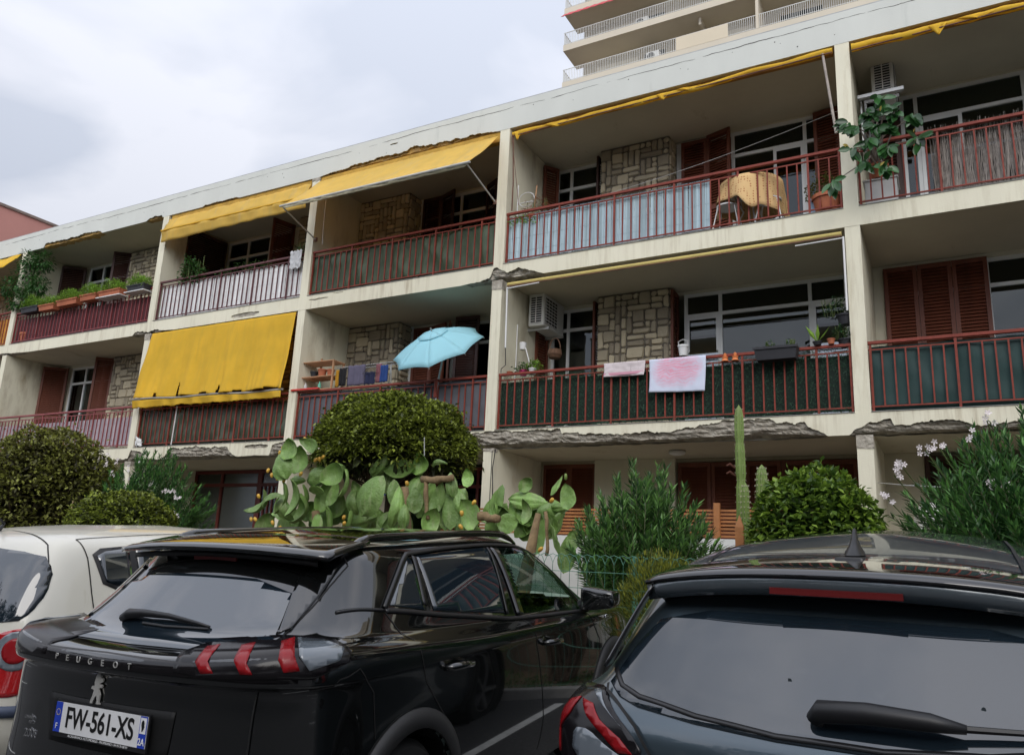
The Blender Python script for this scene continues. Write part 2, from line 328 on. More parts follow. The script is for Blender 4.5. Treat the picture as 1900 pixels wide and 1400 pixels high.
def shutter(x0, y0, w, z0, z1, ang=0, mat=BROWN, mid=.45, solid=False):
    m = MB(); m.T = Matrix.Translation((x0, y0, 0)) @ Matrix.Rotation(ang, 4, 'Z'); s = .055
    m.box(0, s, -.02, .02, z0, z1); m.box(w - s, w, -.02, .02, z0, z1)
    m.box(s, w - s, -.019, .019, z0, z0 + .08); m.box(s, w - s, -.019, .019, z1 - .07, z1)
    zm = lerp(z0, z1, mid); m.box(s, w - s, -.019, .019, zm - .04, zm + .04)
    for a, b in ((z0 + .08, zm - .04), (zm + .04, z1 - .07)):
        k = max(1, int((b - a) / .048)); h = (b - a) / k
        for i in range(k):
            c = a + (i + .5) * h
            m.add([(s, -.017, c - h * .62), (w - s, -.017, c - h * .62), (w - s, .015, c + h * .45), (s, .015, c + h * .45),
                   (s, -.009, c - h * .62), (w - s, -.009, c - h * .62), (w - s, .019, c + h * .35), (s, .019, c + h * .35)],
                  [(0, 1, 2, 3), (7, 6, 5, 4), (1, 0, 4, 5), (3, 2, 6, 7)])
    return m.build('shutter', mat, bld)
def wall(x0, x1, z0, z1, y, mat=INNER, th=.18):
    m = MB(); m.box(x0, x1, y, y + th, z0, z1); return m.build('wall', mat, bld)
def stone(x0, x1, z0, z1, y, yb, sides=('R',)):
    bk = MB(); bk.box(x0, x1, y, yb, z0, z1 - .003); pil = bk.build('stone_pillar', MORT, bld)
    m = MB(); g = .105
    def face(W_, H_, fn):
        nx, nz_ = max(1, round(W_ / g)), round(H_ / g); gx, gz = W_ / nx, H_ / nz_; used = set()
        for j in range(nz_):
            for i in range(nx):
                if (i, j) in used: continue
                a, b = random.choice([(1, 1), (2, 1), (3, 1), (1, 1), (1, 2), (2, 1), (2, 2), (2, 2), (1, 2), (3, 2), (2, 1), (4, 1), (1, 3)])
                while a > 1 and (i + a > nx or any((i + k, j) in used for k in range(a))): a -= 1
                while b > 1 and j + b > nz_: b -= 1
                if any((i + p, j + q) in used for p in range(a) for q in range(b)): b = 1
                for p in range(a):
                    for q in range(b): used.add((i + p, j + q))
                u0, u1, v0, v1 = i * gx + .008, (i + a) * gx - .008, j * gz + .008, (j + b) * gz - .008; ch = rr(.012, .026)
                pts = [(u0 + ch, v0), (u1 - ch, v0), (u1, v0 + ch), (u1, v1 - ch), (u1 - ch, v1), (u0 + ch, v1), (u0, v1 - ch), (u0, v0 + ch)]
                pts = [(pu + rr(-.011, .009), pv + rr(-.011, .009)) for pu, pv in pts]; cu, cv = (u0 + u1) / 2, (v0 + v1) / 2; d0 = rr(.016, .036)
                top = [(cu + (pu - cu) * (1 - .012 / max(.03, abs(u1 - u0) / 2)), cv + (pv - cv) * (1 - .012 / max(.03, abs(v1 - v0) / 2))) for pu, pv in pts]
                vs = [fn(pu, pv, 0) for pu, pv in pts] + [fn(pu, pv, d0 + rr(-.004, .004)) for pu, pv in top]
                m.add(vs, [tuple(range(8, 16))] + [(k, (k + 1) % 8, 8 + (k + 1) % 8, 8 + k) for k in range(8)])
    face(x1 - x0, z1 - z0 - .02, lambda u, v, d: (x0 + u, y - d, z0 + v))
    if 'R' in sides: face(yb - y, z1 - z0 - .02, lambda u, v, d: (x1 + d, y + u, z0 + v))
    m.build('stone_cladding', STONE, pil, smooth=False)
def railing(x0, x1, zf, mat=RED, y=.055, zt=.905, nb=None, second=.815, low=.075, posts=7, sp=.139):
    m = MB(); m.box(x0, x1, y - .024, y + .024, zf + zt - .02, zf + zt + .022)
    o = m.build('railing', mat, bld, bevel=.006)
    m = MB(); m.box(x0, x1, y - .01, y + .01, zf + second - .009, zf + second + .009); m.box(x0, x1, y - .01, y + .01, zf + low - .009, zf + low + .009)
    m.build('rail', mat, o)
    n = max(2, round((x1 - x0 - .05) / sp)); m = MB(); s = (x1 - x0 - .05) / n
    for i in range(n + 1):
        x = x0 + .025 + i * s + rr(-.004, .004); w = .0095; top = second - .01
        if i % posts == 0 or i == n:
            p = MB(); p.box(x - .014, x + .014, y - .014, y + .014, zf + .009, zf + zt - .021); p.build('post', mat, o)
            continue
        m.T = Matrix.Translation((x, y, zf)) @ Matrix.Rotation(rr(-.006, .006), 4, 'Y'); m.box(-w, w, -w, w, low + .01, top)
    m.build('balusters', mat, o)
    return o
def sheet(name, mat, p00, p10, p01, p11, nu, nv, disp=None, parent=None, th=.004, smooth=True, hole=None):
    a, b, c, d_ = map(Vector, (p00, p10, p01, p11)); m = MB(); nrm = (b - a).cross(c - a).normalized()
    def f(u, v):
        p = a.lerp(b, u).lerp(c.lerp(d_, u), v)
        if disp:
            q = disp(u, v); p = p + (nrm * q if not isinstance(q, Vector) else q)
        return p
    m.grid(f, nu, nv, .5)
    if hole: m.f = [ff for k, ff in enumerate(m.f) if not hole(((k % nu) + .5) / nu, ((k // nu) + .5) / nv)]; m.r = m.r[:len(m.f)]
    return m.build(name, mat, parent, smooth=smooth, solid=th)
YW = 1.70; b = {i: (XS[i] + XT, XS[i + 1]) for i in range(7)}
def U(k): return 2.8 if k else 0.0
TOP = {0: 2.47, 1: 5.28, -1: -.30}
# --- bay between x=0 and 5.46, both storeys (upper k=1, lower k=0)
for k in (0, 1):
    f = U(k); t = TOP[k]; c = ZB[1] if k == 0 else RB
    wall(.19, .29, f, c - .001, YW - .03); 
    h = wall(.19, 5.46, t, c - .001, YW - .028)
    window(.29, 1.24, f + .01, t, YW + .02, mull=(.62,) if k == 0 else (.60,), trans=f + 2.085 - (.03 if k else 0))
    stone(1.33, 2.60, f, c, 1.375, YW + .1)
    if k == 0:
        shutter(1.24, 1.40, .3, f + .02, c - .06, radians(90), BROWN); shutter(2.645, 1.36, .33, f + .02, c - .04, radians(90), BROWN)
        for a_, b_ in ((2.83, 3.32), (4.80, 5.24)):
            q = MB(); q.obox(((a_ + b_) / 2, YW - .10, 1.05), (b_ - a_, .01, 1.9), Matrix.Rotation(radians(-9), 3, 'X')); q.build('tilted_sash', SASH, bld)
        window(2.76, 5.30, f + .01, t, YW, mull=(3.36, 4.75), trans=2.085, doors=((2.80, 3.34), (4.78, 5.28)), reflection_sheet=((2.86, 3.3, .1, 1.95), (4.82, 5.2, .1, 2.0)))
        wall(5.30, 5.46, f, t, YW - .03); shutter(.20, 1.25, .36, f + .02, t - .3, radians(80), BROWN)
    else:
        shutter(1.25, 1.40, .28, f + .02, c - .06, radians(88), DBROWN); shutter(.22, 1.28, .32, f + .02, c - .08, radians(55), BROWN)
        window(2.64, 5.30, f + .01, t, YW, mull=(2.70, 3.62, 4.78), trans=4.84, doors=((4.28, 4.76),))
        shutter(2.74, YW - .07, .45, f + .02, t - .02, 0, BROWN); shutter(3.19, YW - .07, .45, f + .02, t + .02, radians(-18), BROWN)
        wall(5.30, 5.46, f, t, YW - .03); shutter(4.93, YW - .1, .42, f + .02, t - .01, radians(-8), BROWN)
# --- bay between -4.16 and 0
for k in (0, 1):
    f = U(k); t = TOP[k]; c = ZB[1] if k == 0 else RB
    stone(-4.16, -2.88, f, c, 1.30, YW + .1); wall(-2.88, -2.80, f, c - .001, YW - .02, WHITE); wall(-2.80, 0, t, c - .001, YW - .025)
    window(-2.78, -.90, f + .01, t, YW + .02, mull=(-1.86,), trans=f + 2.04); wall(-.90, 0, f, t, YW - .03)
    dk = DBROWN if k else BROWN
    shutter(-2.75, YW - .08, .46, f + .02, t - .02, 0, dk); shutter(-2.29, YW - .08, .44, f + .02, t - .02, radians(-22), dk)
    if k == 0:
        shutter(-1.60, YW - .32, .50, f + .02, t + .02, radians(6), DBROWN); shutter(-1.86, YW - .1, .26, f + .02, t - .02, radians(-60), BROWN)
    else: shutter(-1.20, YW - .1, .4, f + .02, t - .02, radians(-30), DBROWN)
# --- bay between -8.67 and -4.35
for k in (0, 1):
    f = U(k); t = TOP[k]; c = ZB[1] if k == 0 else RB
    wall(-8.67, -4.35, t, c - .001, YW - .025); window(-8.6, -6.46, f + .01, t, YW + .02, mull=(-7.92, -7.2), trans=f + 2.04)
    wall(-6.46, -5.9, f, t, YW - .03); stone(-5.9, -4.6, f, c, 1.3, YW + .1); wall(-4.6, -4.35, f, t, YW - .02)
    shutter(-8.64, .55, 1.05, f + .02, c - .07, radians(86), BROWN if k == 0 else DBROWN); shutter(-6.42, 1.0, .55, f + .02, t, radians(75), BROWN)
# --- bay between -14.21 and -8.86
for k in (0, 1):
    f = U(k); t = TOP[k]; c = ZB[1] if k == 0 else RB; W2 = 1.42
    wall(-14.21, -8.86, t, c - .001, W2 - .025); wall(-14.21, -13.65, f, t, W2)
    window(-13.65, -11.95, f + .01, t, W2 + .02, mull=(-13.05, -12.35) if k == 0 else (-13.05,), trans=f + 2.04)
    stone(-11.55, -8.86, f, c, 1.15, W2 + .1, ()); wall(-11.95, -11.55, f, t, W2)
    dk = DBROWN if k else BROWN
    shutter(-14.18, .95, .62, f + .02, t - .02, radians(38), dk); shutter(-11.95, .92, .44, f + .02, t + .04, radians(40), dk)
# --- bay right of 5.65
for k in (0, 1):
    f = U(k); t = TOP[k]; c = ZB[1] if k == 0 else RB
    wall(5.65, 9.95, t, c - .001, YW - .025); wall(5.65, 5.79, f, t, YW - .02)
    if k == 0:
        for i, a in enumerate((5.80, 6.245, 6.69)): shutter(a, YW - .06, .44, f + .02, t - .005, 0, BROWN)
        window(5.80, 9.4, f + .01, t, YW + .04, mull=(7.12, 8.3), trans=2.06)
    else:
        wall(5.79, 6.18, f, t, YW - .02, DBROWN); window(6.18, 8.9, f + .01, t, YW + .02, mull=(6.40, 7.8), trans=4.84, doors=((6.43, 7.0),))
        shutter(5.70, 1.62, .45, f + .02, t - .02, 0, DBROWN)
# --- far left bay
for k in (0, 1):
    f = U(k); t = TOP[k]; c = ZB[1] if k == 0 else RB
    stone(-19.8, -16.2, f, c, 1.3, YW + .1, ()); window(-16.2, -14.6, f + .01, t, YW, mull=(-15.4,), trans=f + 2.04); wall(-16.2, -14.4, t, c - .001, YW - .03)
    shutter(-15.2, YW - .2, .6, f + .02, t, 0, DBROWN)
# --- ground floor
g0 = -2.8
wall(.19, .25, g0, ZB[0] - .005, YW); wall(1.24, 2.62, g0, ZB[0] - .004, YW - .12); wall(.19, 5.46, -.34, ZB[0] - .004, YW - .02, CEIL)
for a in (.25, .74): shutter(a, YW - .04, .49, g0 + .05, -.34, 0, BROWN, .35)
for a in (2.66, 3.19, 3.72, 4.25, 4.78): shutter(a, YW - .06, .52, g0 + .05, -.36, 0, BROWN, .35)
wall(5.30, 5.46, g0, -.34, YW - .03)
wall(5.65, 6.15, g0, ZB[0] - .004, YW - .03)
for a in (6.16, 6.70, 7.24, 7.78): shutter(a, YW - .06, .53, g0 + .05, -.34, 0, DBROWN, .35)
wall(8.32, 9.95, g0, ZB[0] - .004, YW - .03)
wall(-4.16, -2.9, g0, ZB[0] - .004, YW - .1)
window(-2.9, -.3, g0, -.35, YW, mull=(-2.0, -1.1), trans=-.7, mat=MAROON); wall(-.3, 0, g0, ZB[0] - .004, YW - .1, MAROON)
GFG = glass('frosted_glass', (.5, .52, .5), 1.2, .25)
window(-8.66, -6.60, g0, -.30, YW, mull=(-7.78, ), trans=-.62, mat=MAROON, fw=.07, pane=GFG)
window(-6.60, -5.2, g0, -.30, YW - .01, mull=(-5.9,), trans=-.62, mat=MAROON, fw=.07, pane=GFG)
for a in (-6.48, -6.36, -6.24, -6.12, -6.0):
    q = MB(); q.box(a - .015, a + .015, YW - .1, YW - .07, g0, -.66); q.build('window_bar', MAROON, bld)
rb_ = MB(); rb_.grid(lambda u, v: (lerp(-8.58, -6.62, u), YW + .1, lerp(-2.7, -.34, v)), 2, 2); rb_.build('blind', M('grey_blind', (.30, .31, .28), .9), bld)
wall(-5.2, -4.35, g0, ZB[0] - .004, YW - .1); wall(-14.2, -8.86, g0, ZB[0] - .004, YW - .1); wall(-20, -14.4, g0, ZB[0] - .004, YW - .1); wall(9.95, 14.6, -3, RB, YW - .1)
# --- railings
railing(*b[4], 0.0); railing(*b[4], 2.8, posts=7); railing(*b[3], 0.0); railing(*b[3], 2.8)
railing(*b[2], 0.0); railing(*b[2], 2.8, DRED); railing(*b[1], 0.0, M('faded_red_railing', (.25, .055, .055), .6, .2, 10)); railing(*b[1], 2.8, M('wine_railing', (.22, .03, .03), .5, .2, 10), zt=.82, second=.74)
railing(*b[5], 0.0); railing(*b[5], 2.8); railing(*b[0], 0.0); railing(*b[0], 2.8)
# ---------------------------------------------------------------- ground
def gz(x, y): return -3.54 + .06 * (max(-14, y) + 8.5)
g = MB(); g.grid(lambda u, v: (lerp(-120, 120, u), lerp(-120, -4.05, v), gz(0, lerp(-120, -4.05, v)) if v > .5 else gz(0, max(-60, lerp(-120, -4.05, v)))), 8, 12)
tag(g.build('car_park', M('asphalt', (.055, .055, .055), .9, .3, 30, .5, 120, dirt=(.035, .033, .03), dscale=.6)), None, None, kind='structure')
g = MB(); g.box(-60, 60, -4.05, -3.9, -3.6, gz(0, -4) + .13); tag(g.build('kerb', M('kerb_concrete', (.3, .29, .27), .9, .2, 8), bevel=.015), None, None, kind='structure')
g = MB(); g.grid(lambda u, v: (lerp(-60, 60, u), lerp(-3.9, .4, v), -3.28 + .05 * nz3(u * 200, v * 6) + v * .18), 300, 12)
tag(g.build('garden_soil', M('dry_soil', (.13, .09, .055), .95, .4, 6, .6, 40)), None, None, kind='structure')
g = MB(); g.grid(lambda u, v: (lerp(-150, 150, u), lerp(.4, 200, v), -3.2), 2, 2); tag(g.build('ground', M('dry_ground', (.12, .11, .08), .95, .3, .5)), None, None, kind='structure')
for i in range(-6, 7):
    g = MB(); x = 2.25 + i * 2.55; g.grid(lambda u, v: (x + .1 * u, lerp(-9.0, -4.3, v), gz(0, lerp(-9, -4.3, v)) + .004), 1, 2)
    tag(g.build('bay_line', M('road_paint', (.6, .6, .57), .8, .25, 12)), None, None, kind='structure')
# ---------------------------------------------------------------- tower and pink block behind
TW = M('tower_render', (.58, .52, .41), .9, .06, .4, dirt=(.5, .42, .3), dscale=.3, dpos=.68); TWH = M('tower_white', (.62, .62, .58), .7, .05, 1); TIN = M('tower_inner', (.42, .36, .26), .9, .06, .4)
tow = thing('tower_block', (0, 31, -3.2), 'tall cream tower block with white railed balconies rising behind the roof', 'building')
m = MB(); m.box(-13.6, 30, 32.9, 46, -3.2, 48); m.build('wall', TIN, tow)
AW = M('air_conditioner_white', (.68, .68, .64), .5, .05, 3); BLK = M('black_plastic', (.012, .012, .013), .45, .1, 5)
def acunit(loc, w, h, dpt, label, rz=0, group='air conditioners on the tower balconies', simple=True):
    t = thing('air_conditioner', loc, label, 'air conditioner', group, rz)
    m = MB(); m.box(0, w, 0, dpt, 0, h); m.build('casing', AW, t, bevel=.015, local=True)
    if simple:
        m = MB(); m.lathe([(.0, 0), (h * .38, 0), (h * .40, .01)], 16); m.v = [Vector((w * .38 + p.x, -.004 - p.z, h / 2 + p.y)) for p in m.v]; m.build('fan_grille', BLK, t, local=True)
    return t
for n in range(-3, 5):
    zb = 28.5 + 2.8 * n
    m = MB(); m.box(-14.1, 30, 30.7, 32.9, zb, zb + .45); m.build('balcony_slab', TW, tow)
    for side in (0, 1):
        m = MB(); m.box(-14.09, 30, 30.74, 30.78, zb + 1.38, zb + 1.42) if side == 0 else m.box(-14.09, -14.05, 30.78, 32.8, zb + 1.38, zb + 1.42)
        m.box(-14.09, 30, 30.745, 30.775, zb + .53, zb + .56) if side == 0 else m.box(-14.085, -14.055, 30.78, 32.8, zb + .53, zb + .56)
        x = -14.05
        while side == 0 and x < 12:
            if not (n == 0 and -6.4 < x < -3.3): m.box(x - .014, x + .014, 30.75, 30.77, zb + .45, zb + 1.38)
            x += .115
        y = 30.85
        while side == 1 and y < 32.8: m.box(-14.08, -14.06, y - .014, y + .014, zb + .45, zb + 1.38); y += .115
        m.build('railing', TWH, tow)
    m = MB(); m.box(-1.62, -1.45, 30.69, 32.9, zb + .452, zb + 2.798); m.build('divider', TW, tow)
    m = MB(); m.prism([(-5.15, zb - .002), (-5.0, zb - .002), (-5.0, zb - .5), (-5.15, zb - .5)], 31.3, 32.9); m.build('bracket', TW, tow)
    for x0, x1, mm in ((-12.6, -9.6, 'tower_door'), (-9.2, -7.8, 'tower_glass'), (-4.6, -2.2, 'tower_door'), (-.6, 1.8, 'tower_glass')):
        m = MB(); m.box(x0, x1, 32.84, 32.895, zb + .45, zb + 2.45); m.build('door', M(mm, (.60, .54, .42) if 'door' in mm else (.03, .035, .04), .7 if 'door' in mm else .15), tow)
m = MB(); m.box(-6.4, -3.25, 30.69, 30.8, 28.952, 29.86); m.build('parapet', M('stained_parapet', (.62, .54, .40), .9, .05, .5, dirt=(.2, .16, .1), dscale=1.4, dpos=.66), tow)
for i, (x, z, lb) in enumerate(((-8.75, 30.2 - .5, 'air conditioner on the lowest tower balcony, left of the solid parapet'), (-6.15, 30.2 - .4, 'air conditioner peeking over the solid tower parapet'), (-9.5, 33.0 - .55, 'air conditioner on the middle tower balcony behind its railing'))):
    acunit((x, 31.9, z), .85, .62, .35, lb)
sheet('awning', M('red_awning_cloth', (.52, .08, .09), .8, .1), (-14.05, 30.65, 34.1), (-8.6, 30.65, 34.1), (-14.05, 30.1, 33.5), (-8.6, 30.1, 33.5), 30, 3, lambda u, v: .02 * sin(u * 60), th=.02)
tag(bpy.data.objects['awning'], 'red awning under a high balcony of the tower block', 'awning')
pk = thing('pink_building', (-36, 20, -3.2), 'dusty pink rendered building at the left edge beyond the roof', 'building')
m = MB(); m.box(-44, -30, 3.5, 40, -3.2, 12.6); m.build('wall', M('pink_render', (.50, .24, .21), .9, .1, .35, .1, 20, dirt=(.35, .2, .17), dscale=.5), pk)
m = MB(); m.box(-44.1, -29.93, 3.4, 40.1, 12.6, 12.72); m.build('coping', M('dark_coping', (.22, .17, .15), .9, .3, 3), pk)
# ---------------------------------------------------------------- awnings
YEL = M('yellow_awning_cloth', (.88, .57, .045), .85, .12, 1.6, .1, 30, trans=.35, drips=(.70, .47, .06)); YPA = M('faded_awning_cloth', (.86, .60, .13), .85, .12, 1.6, .1, 30, trans=.4, dirt=(.74, .55, .22), dscale=2.2, dpos=.55, drips=(.66, .50, .2))
YEL2 = M('mustard_awning_cloth', (.80, .47, .035), .85, .2, 2.5, .15, 30, trans=.25)
BEI = M('beige_awning_cloth', (.55, .44, .14), .8, .15, 4); PIPE = M('awning_pipe', (.55, .54, .5), .45, .1, 6, metal=.3); RUST = M('rusty_iron', (.17, .08, .05), .8, .4, 12)
def wr(a, *k):
    return lambda u, v: a * (nz3(u * k[0], v * k[1], k[2]) + .5 * nz3(u * k[0] * 2.7, v * k[1] * 2.2, k[2] + 5))
# extended one, bay between -4.16 and 0
ORB = M('orange_roller_board', (.55, .32, .05), .85, .3, 5, .3, 20)
A = thing('extended_awning', (-2.1, -.4, 4.2), 'wide yellow awning cranked out under the roof on two folding arms', 'awning')
p0, p1, q0, q1 = (-4.12, -.02, 5.20), (-.03, -.02, 5.20), (-4.16, -.9, 4.30), (.0, -.9, 4.28)
sheet('cloth', YPA, p0, p1, q0, q1, 60, 14, lambda u, v: Vector((0, 0, -.035 * sin(pi * v) + .012 * nz3(u * 40, v * 3) + .012 * sin(u * 70 + 2 * nz3(u * 9)) * v)), A)
sheet('valance', M('bleached_awning_edge', (.62, .57, .40), .85, .2, 5, trans=.2), (-4.16, -.91, 4.29), (0, -.91, 4.27), (-4.10, -.90, 4.22), (-.12, -.86, 4.21), 60, 3, wr(.03, 30, 3, 2), A)
m = MB(); m.box(-4.14, -.02, .03, .14, 5.12, 5.308); m.build('roller_box', ORB, A)
m = MB(); m.tube([(-4.2, -.9, 4.285), (.0, -.9, 4.265)], .022); m.build('front_bar', PIPE, A)
for x0, x1 in ((-4.14, -4.10), (-.08, -.03)):
    m = MB(); m.tube([(x0, -.88, 4.26), (x1, .0, 3.96)], .014); m.build('arm', PIPE, A); m = MB(); m.box(x1 - .03, x1 + .03, -.01, .03, 3.92, 4.0); m.build('arm_bracket', RUST, A)
m = MB(); m.tube([(-3.95, .02, 5.2), (-3.97, .05, 4.2), (-3.95, .05, 3.85)], .008); m.build('crank_rod', PIPE, A)
# half let down one, bay between -8.67 and -4.35
A = thing('lowered_awning', (-6.5, -.1, 4.5), 'yellow awning hanging half down between two columns under the roof', 'awning')
sheet('cloth', YPA, (-8.63, -.01, 5.20), (-4.38, -.01, 5.20), (-8.60, -.16, 4.86), (-4.36, -.14, 4.86), 60, 6, wr(.03, 12, 2, 3), A)
sheet('valance', YPA, (-8.62, -.17, 4.85), (-4.34, -.15, 4.85), (-8.64, -.13, 4.60), (-4.36, -.11, 4.64), 60, 4, lambda u, v: .03 * nz3(u * 14, v, 3) + .02 * sin(u * 40 + nz3(u * 5) * 4) * v, A)
m = MB(); m.tube([(-8.64, -.165, 4.86), (-4.34, -.145, 4.86)], .02); m.build('front_bar', YEL2, A)
m = MB(); m.box(-8.6, -4.4, .03, .14, 5.12, 5.308); m.build('roller_box', ORB, A)
# torn one let right down, storey below
A = thing('torn_awning', (-6.5, -.1, .8), 'torn yellow sun blind pulled down over the first floor balcony', 'awning')
def torn(u, v):
    for c_, h, w in ((.315, .20, .015), (.60, .12, .009), (.155, .07, .010)):
        if v > 1 - h and abs(u - c_ + (1 - v) * .05 - .01 * nz3(v * 20, c_)) < w * (v - 1 + h) / h + .002 * (v > 1 - h * .9): return True
    return v > .985 and nz3(u * 9, 7) > .25
sheet('cloth', YEL, (-8.60, -.01, 2.50), (-4.38, -.01, 2.50), (-8.66, -.20, 1.02), (-4.38, -.16, .95), 150, 46,
      lambda u, v: Vector((0, -.05 * nz3(u * 11, v * .9, 3) * (.3 + v) - .035 * sin(u * 24 + nz3(u * 5, v * .7) * 4) * v ** 1.5 - .022 * nz3(u * 34, v * 2.5) * (.4 + v) - .09 * max(0, 1 - abs(u - .86) * 9 - abs(v - .95) * 1.3) + .10 * max(0, v - .1) * (1 - v) , .03 * nz3(u * 6, v * 2, 9) * v)), A, hole=torn)
m = MB(); m.tube([(lerp(-8.68, -4.36, t), -.2 + .05 * t, .99 - .06 * t + .012 * sin(t * 14)) for t in [i / 20 for i in range(21)]], .022); m.build('bottom_bar', M('dirty_pipe', (.32, .30, .26), .6, .3, 8), A)
sheet('valance', YEL, (-8.66, -.20, .97), (-4.40, -.16, .92), (-8.64, -.18, .80), (-4.40, -.14, .78), 120, 5, lambda u, v: Vector((0, .03 * sin(u * 50 + 3 * nz3(u * 7)) * v, .03 * nz3(u * 15, 4) * v + .012 * abs(sin(u * 90)) * (v > .8))), A, hole=lambda u, v: abs(u - .5) < .004)
m = MB(); m.box(-8.6, -4.4, .05, .13, 2.43, 2.515); m.build('roller_box', M('dark_roller', (.13, .05, .03), .7, .2, 4), A)
# rolled ones
def rolled(x0, x1, z0, z1, y, mat, label, flaps=(), amp=.02, r=.045, box=True, group=None, arms=True):
    A = thing('rolled_awning', ((x0 + x1) / 2, y, (z0 + z1) / 2), label, 'awning', group)
    n = 70; m = MB(); vs = []
    for i in range(n + 1):
        t = i / n; cx = lerp(x0, x1, t); cz = lerp(z0, z1, t) + amp * nz3(t * 7, 4) - amp * .6 * sin(t * pi); R_ = r * (1 + .5 * nz3(t * 12, x0) * (amp > .01))
        for k in range(10):
            a = 2 * pi * k / 10; w = 1 + .25 * nz3(t * 30, k * 2.) * (amp > .01); vs.append((cx, y + R_ * .9 * w * cos(a), cz + R_ * w * sin(a)))
    m.add(vs, [(i * 10 + k, i * 10 + (k + 1) % 10, (i + 1) * 10 + (k + 1) % 10, (i + 1) * 10 + k) for i in range(n) for k in range(10)]); m.build('cloth', mat, A, smooth=True)
    if box: m = MB(); m.box(x0, x1, y + .07, y + .13, max(z0, z1) - .02, max(z0, z1) + .10); m.build('backing_board', M('orange_brown_board', (.36, .17, .03), .8, .3, 4), A)
    for c_, w, h in flaps:
        m = MB(); m.grid(lambda u, v: (c_ + (u - .5) * w * (1 - v * .92), y - .045 - .02 * sin(u * 6), lerp(z0, z1, (c_ - x0) / (x1 - x0)) - .01 - v * h), 8, 5); m.build('loose_flap', mat, A, smooth=True, solid=.004)
    m = MB(); m.tube([(x0, y - .03, z0 - r * 1.25), (x1, y - .03, z1 - r * 1.25)], .011); m.build('front_bar', RUST, A)
    return A
A = rolled(.24, 5.43, 5.19, 5.25, .02, YEL, 'crumpled yellow awning rolled up below the roof above the blue screened balcony', ((.36, .14, .14), (1.1, .5, .08), (2.95, .22, .10), (3.35, .4, .05)), .045, .04)
m = MB(); m.tube([(.26, .0, 5.2), (.29, .03, 4.3), (.29, .03, 3.75)], .012); m.tube([(.24, -.02, 5.2), (.40, .06, 3.85)], .006); m.build('side_rod', RUST, A)
m = MB(); m.tube([(5.30, .0, 5.22), (5.42, .03, 3.95)], .018, 8); m.build('side_rod', M('weathered_cord', (.42, .37, .32), .9, .3, 20), A)
rolled(5.68, 8.9, 5.20, 5.23, .0, YEL, 'yellow awning rolled up at the top right, above the rubber plant', ((6.75, .22, .16), (7.2, .5, .06)), .04, .048, group=None)
A = rolled(.30, 5.42, 2.42, 2.44, .0, BEI, 'beige furled awning on a long tube above the balcony with towels', (), .003, .032, box=False)
WP = M('white_enamel', (.72, .72, .70), .4, .05, 5)
m = MB(); m.tube([(.31, -.03, 2.36), (.33, -.03, 1.33)], .014); m.build('side_rod', WP, A)
m = MB(); m.tube([(5.44, -.03, 2.38), (5.44, -.03, 1.35)], .014); m.build('side_rod', WP, A)
m = MB(); m.tube([(.31, -.04, 2.34), (.90, -.04, 2.36)], .010); m.build('arm', WP, A); m = MB(); m.tube([(4.83, -.04, 2.345), (5.44, -.04, 2.36)], .010); m.build('arm', WP, A)
m = MB(); m.tube([(.33, -.03, 1.33), (.33, .0, 1.05), (.24, .02, 1.0), (.24, .02, .93)], .007); m.build('crank_rod', BLK, A)
A = thing('far_awning', (-17, -.1, 4.7), 'yellow awning cut by the left edge of the picture, sloping out', 'awning')
sheet('cloth', YEL, (-19.7, -.01, 5.28), (-14.45, -.01, 5.28), (-19.7, -.35, 4.80), (-14.5, -.35, 4.80), 30, 4, wr(.03, 10, 2, 6), A)
# ---------------------------------------------------------------- privacy screens
def screen(x0, x1, zf, z0, z1, mat, label, y=.095, pleat=60, amp=.006, cat='privacy screen', sag=0, group=None, wob=.01):
    m = MB(); n = int((x1 - x0) * pleat); rw = 10
    def f(u, v):
        x = lerp(x0, x1, u); z = zf + lerp(z0, z1, v) + (sag * nz3(x * 2.3, 5) + .6 * sag * nz3(x * 6, 3)) * v
        return (x, y + amp * sin(x * pleat * 1.7) + wob * nz3(x * 2.2, z * 2.2, 4) + wob * .6 * nz3(x * 6, z * 5, 2), z)
    m.grid(f, n, rw)
    return tag(m.build('privacy_screen', mat, smooth=True, solid=.004), label, cat, group)
def slat_screen(x0, x1, zf, z0, z1, mat, label, y=.10, w=.02, gap=.001, lean=0, jit=.01, ragged=.0, attr=None, extra=None):
    m = MB(); x = x0
    while x < x1:
        ww = w * rr(.7, 1.3); a = rr(-jit, jit); t = z1 + rr(-ragged, ragged); yy = y + rr(-.004, .004)
        m.add([(x, yy - .003, zf + z0), (x + ww, yy - .003, zf + z0), (x + ww + a, yy - .003, zf + t), (x + a, yy - .003, zf + t), (x, yy + .003, zf + z0), (x + ww, yy + .003, zf + z0), (x + ww + a, yy + .003, zf + t), (x + a, yy + .003, zf + t)],
              [(0, 1, 2, 3), (7, 6, 5, 4), (1, 5, 6, 2), (4, 0, 3, 7), (3, 2, 6, 7)]); x += ww + gap
    for zz in (z0 + .15, (z0 + z1) / 2, z1 - .12): m.box(x0, x1, y - .008, y - .006, zf + zz, zf + zz + .004, .3)
    return tag(m.build('privacy_screen', mat), label, 'privacy screen')
slat_screen(.22, 3.62, 2.8, .07, .87, M('pale_blue_reed', (.44, .57, .62), .7, .2, 6, streak=.2, attr=.45), 'pale blue split reed screen behind the top floor railing, beside the draped table', w=.018)
slat_screen(-8.62, -4.42, 2.8, .06, .80, M('white_reed', (.84, .84, .82), .7, .15, 6, streak=.2, attr=.3, dirt=(.3, .3, .26), dscale=2, dpos=.62), 'weathered white slat screen behind the dark railing', w=.05, gap=.003, ragged=.02)
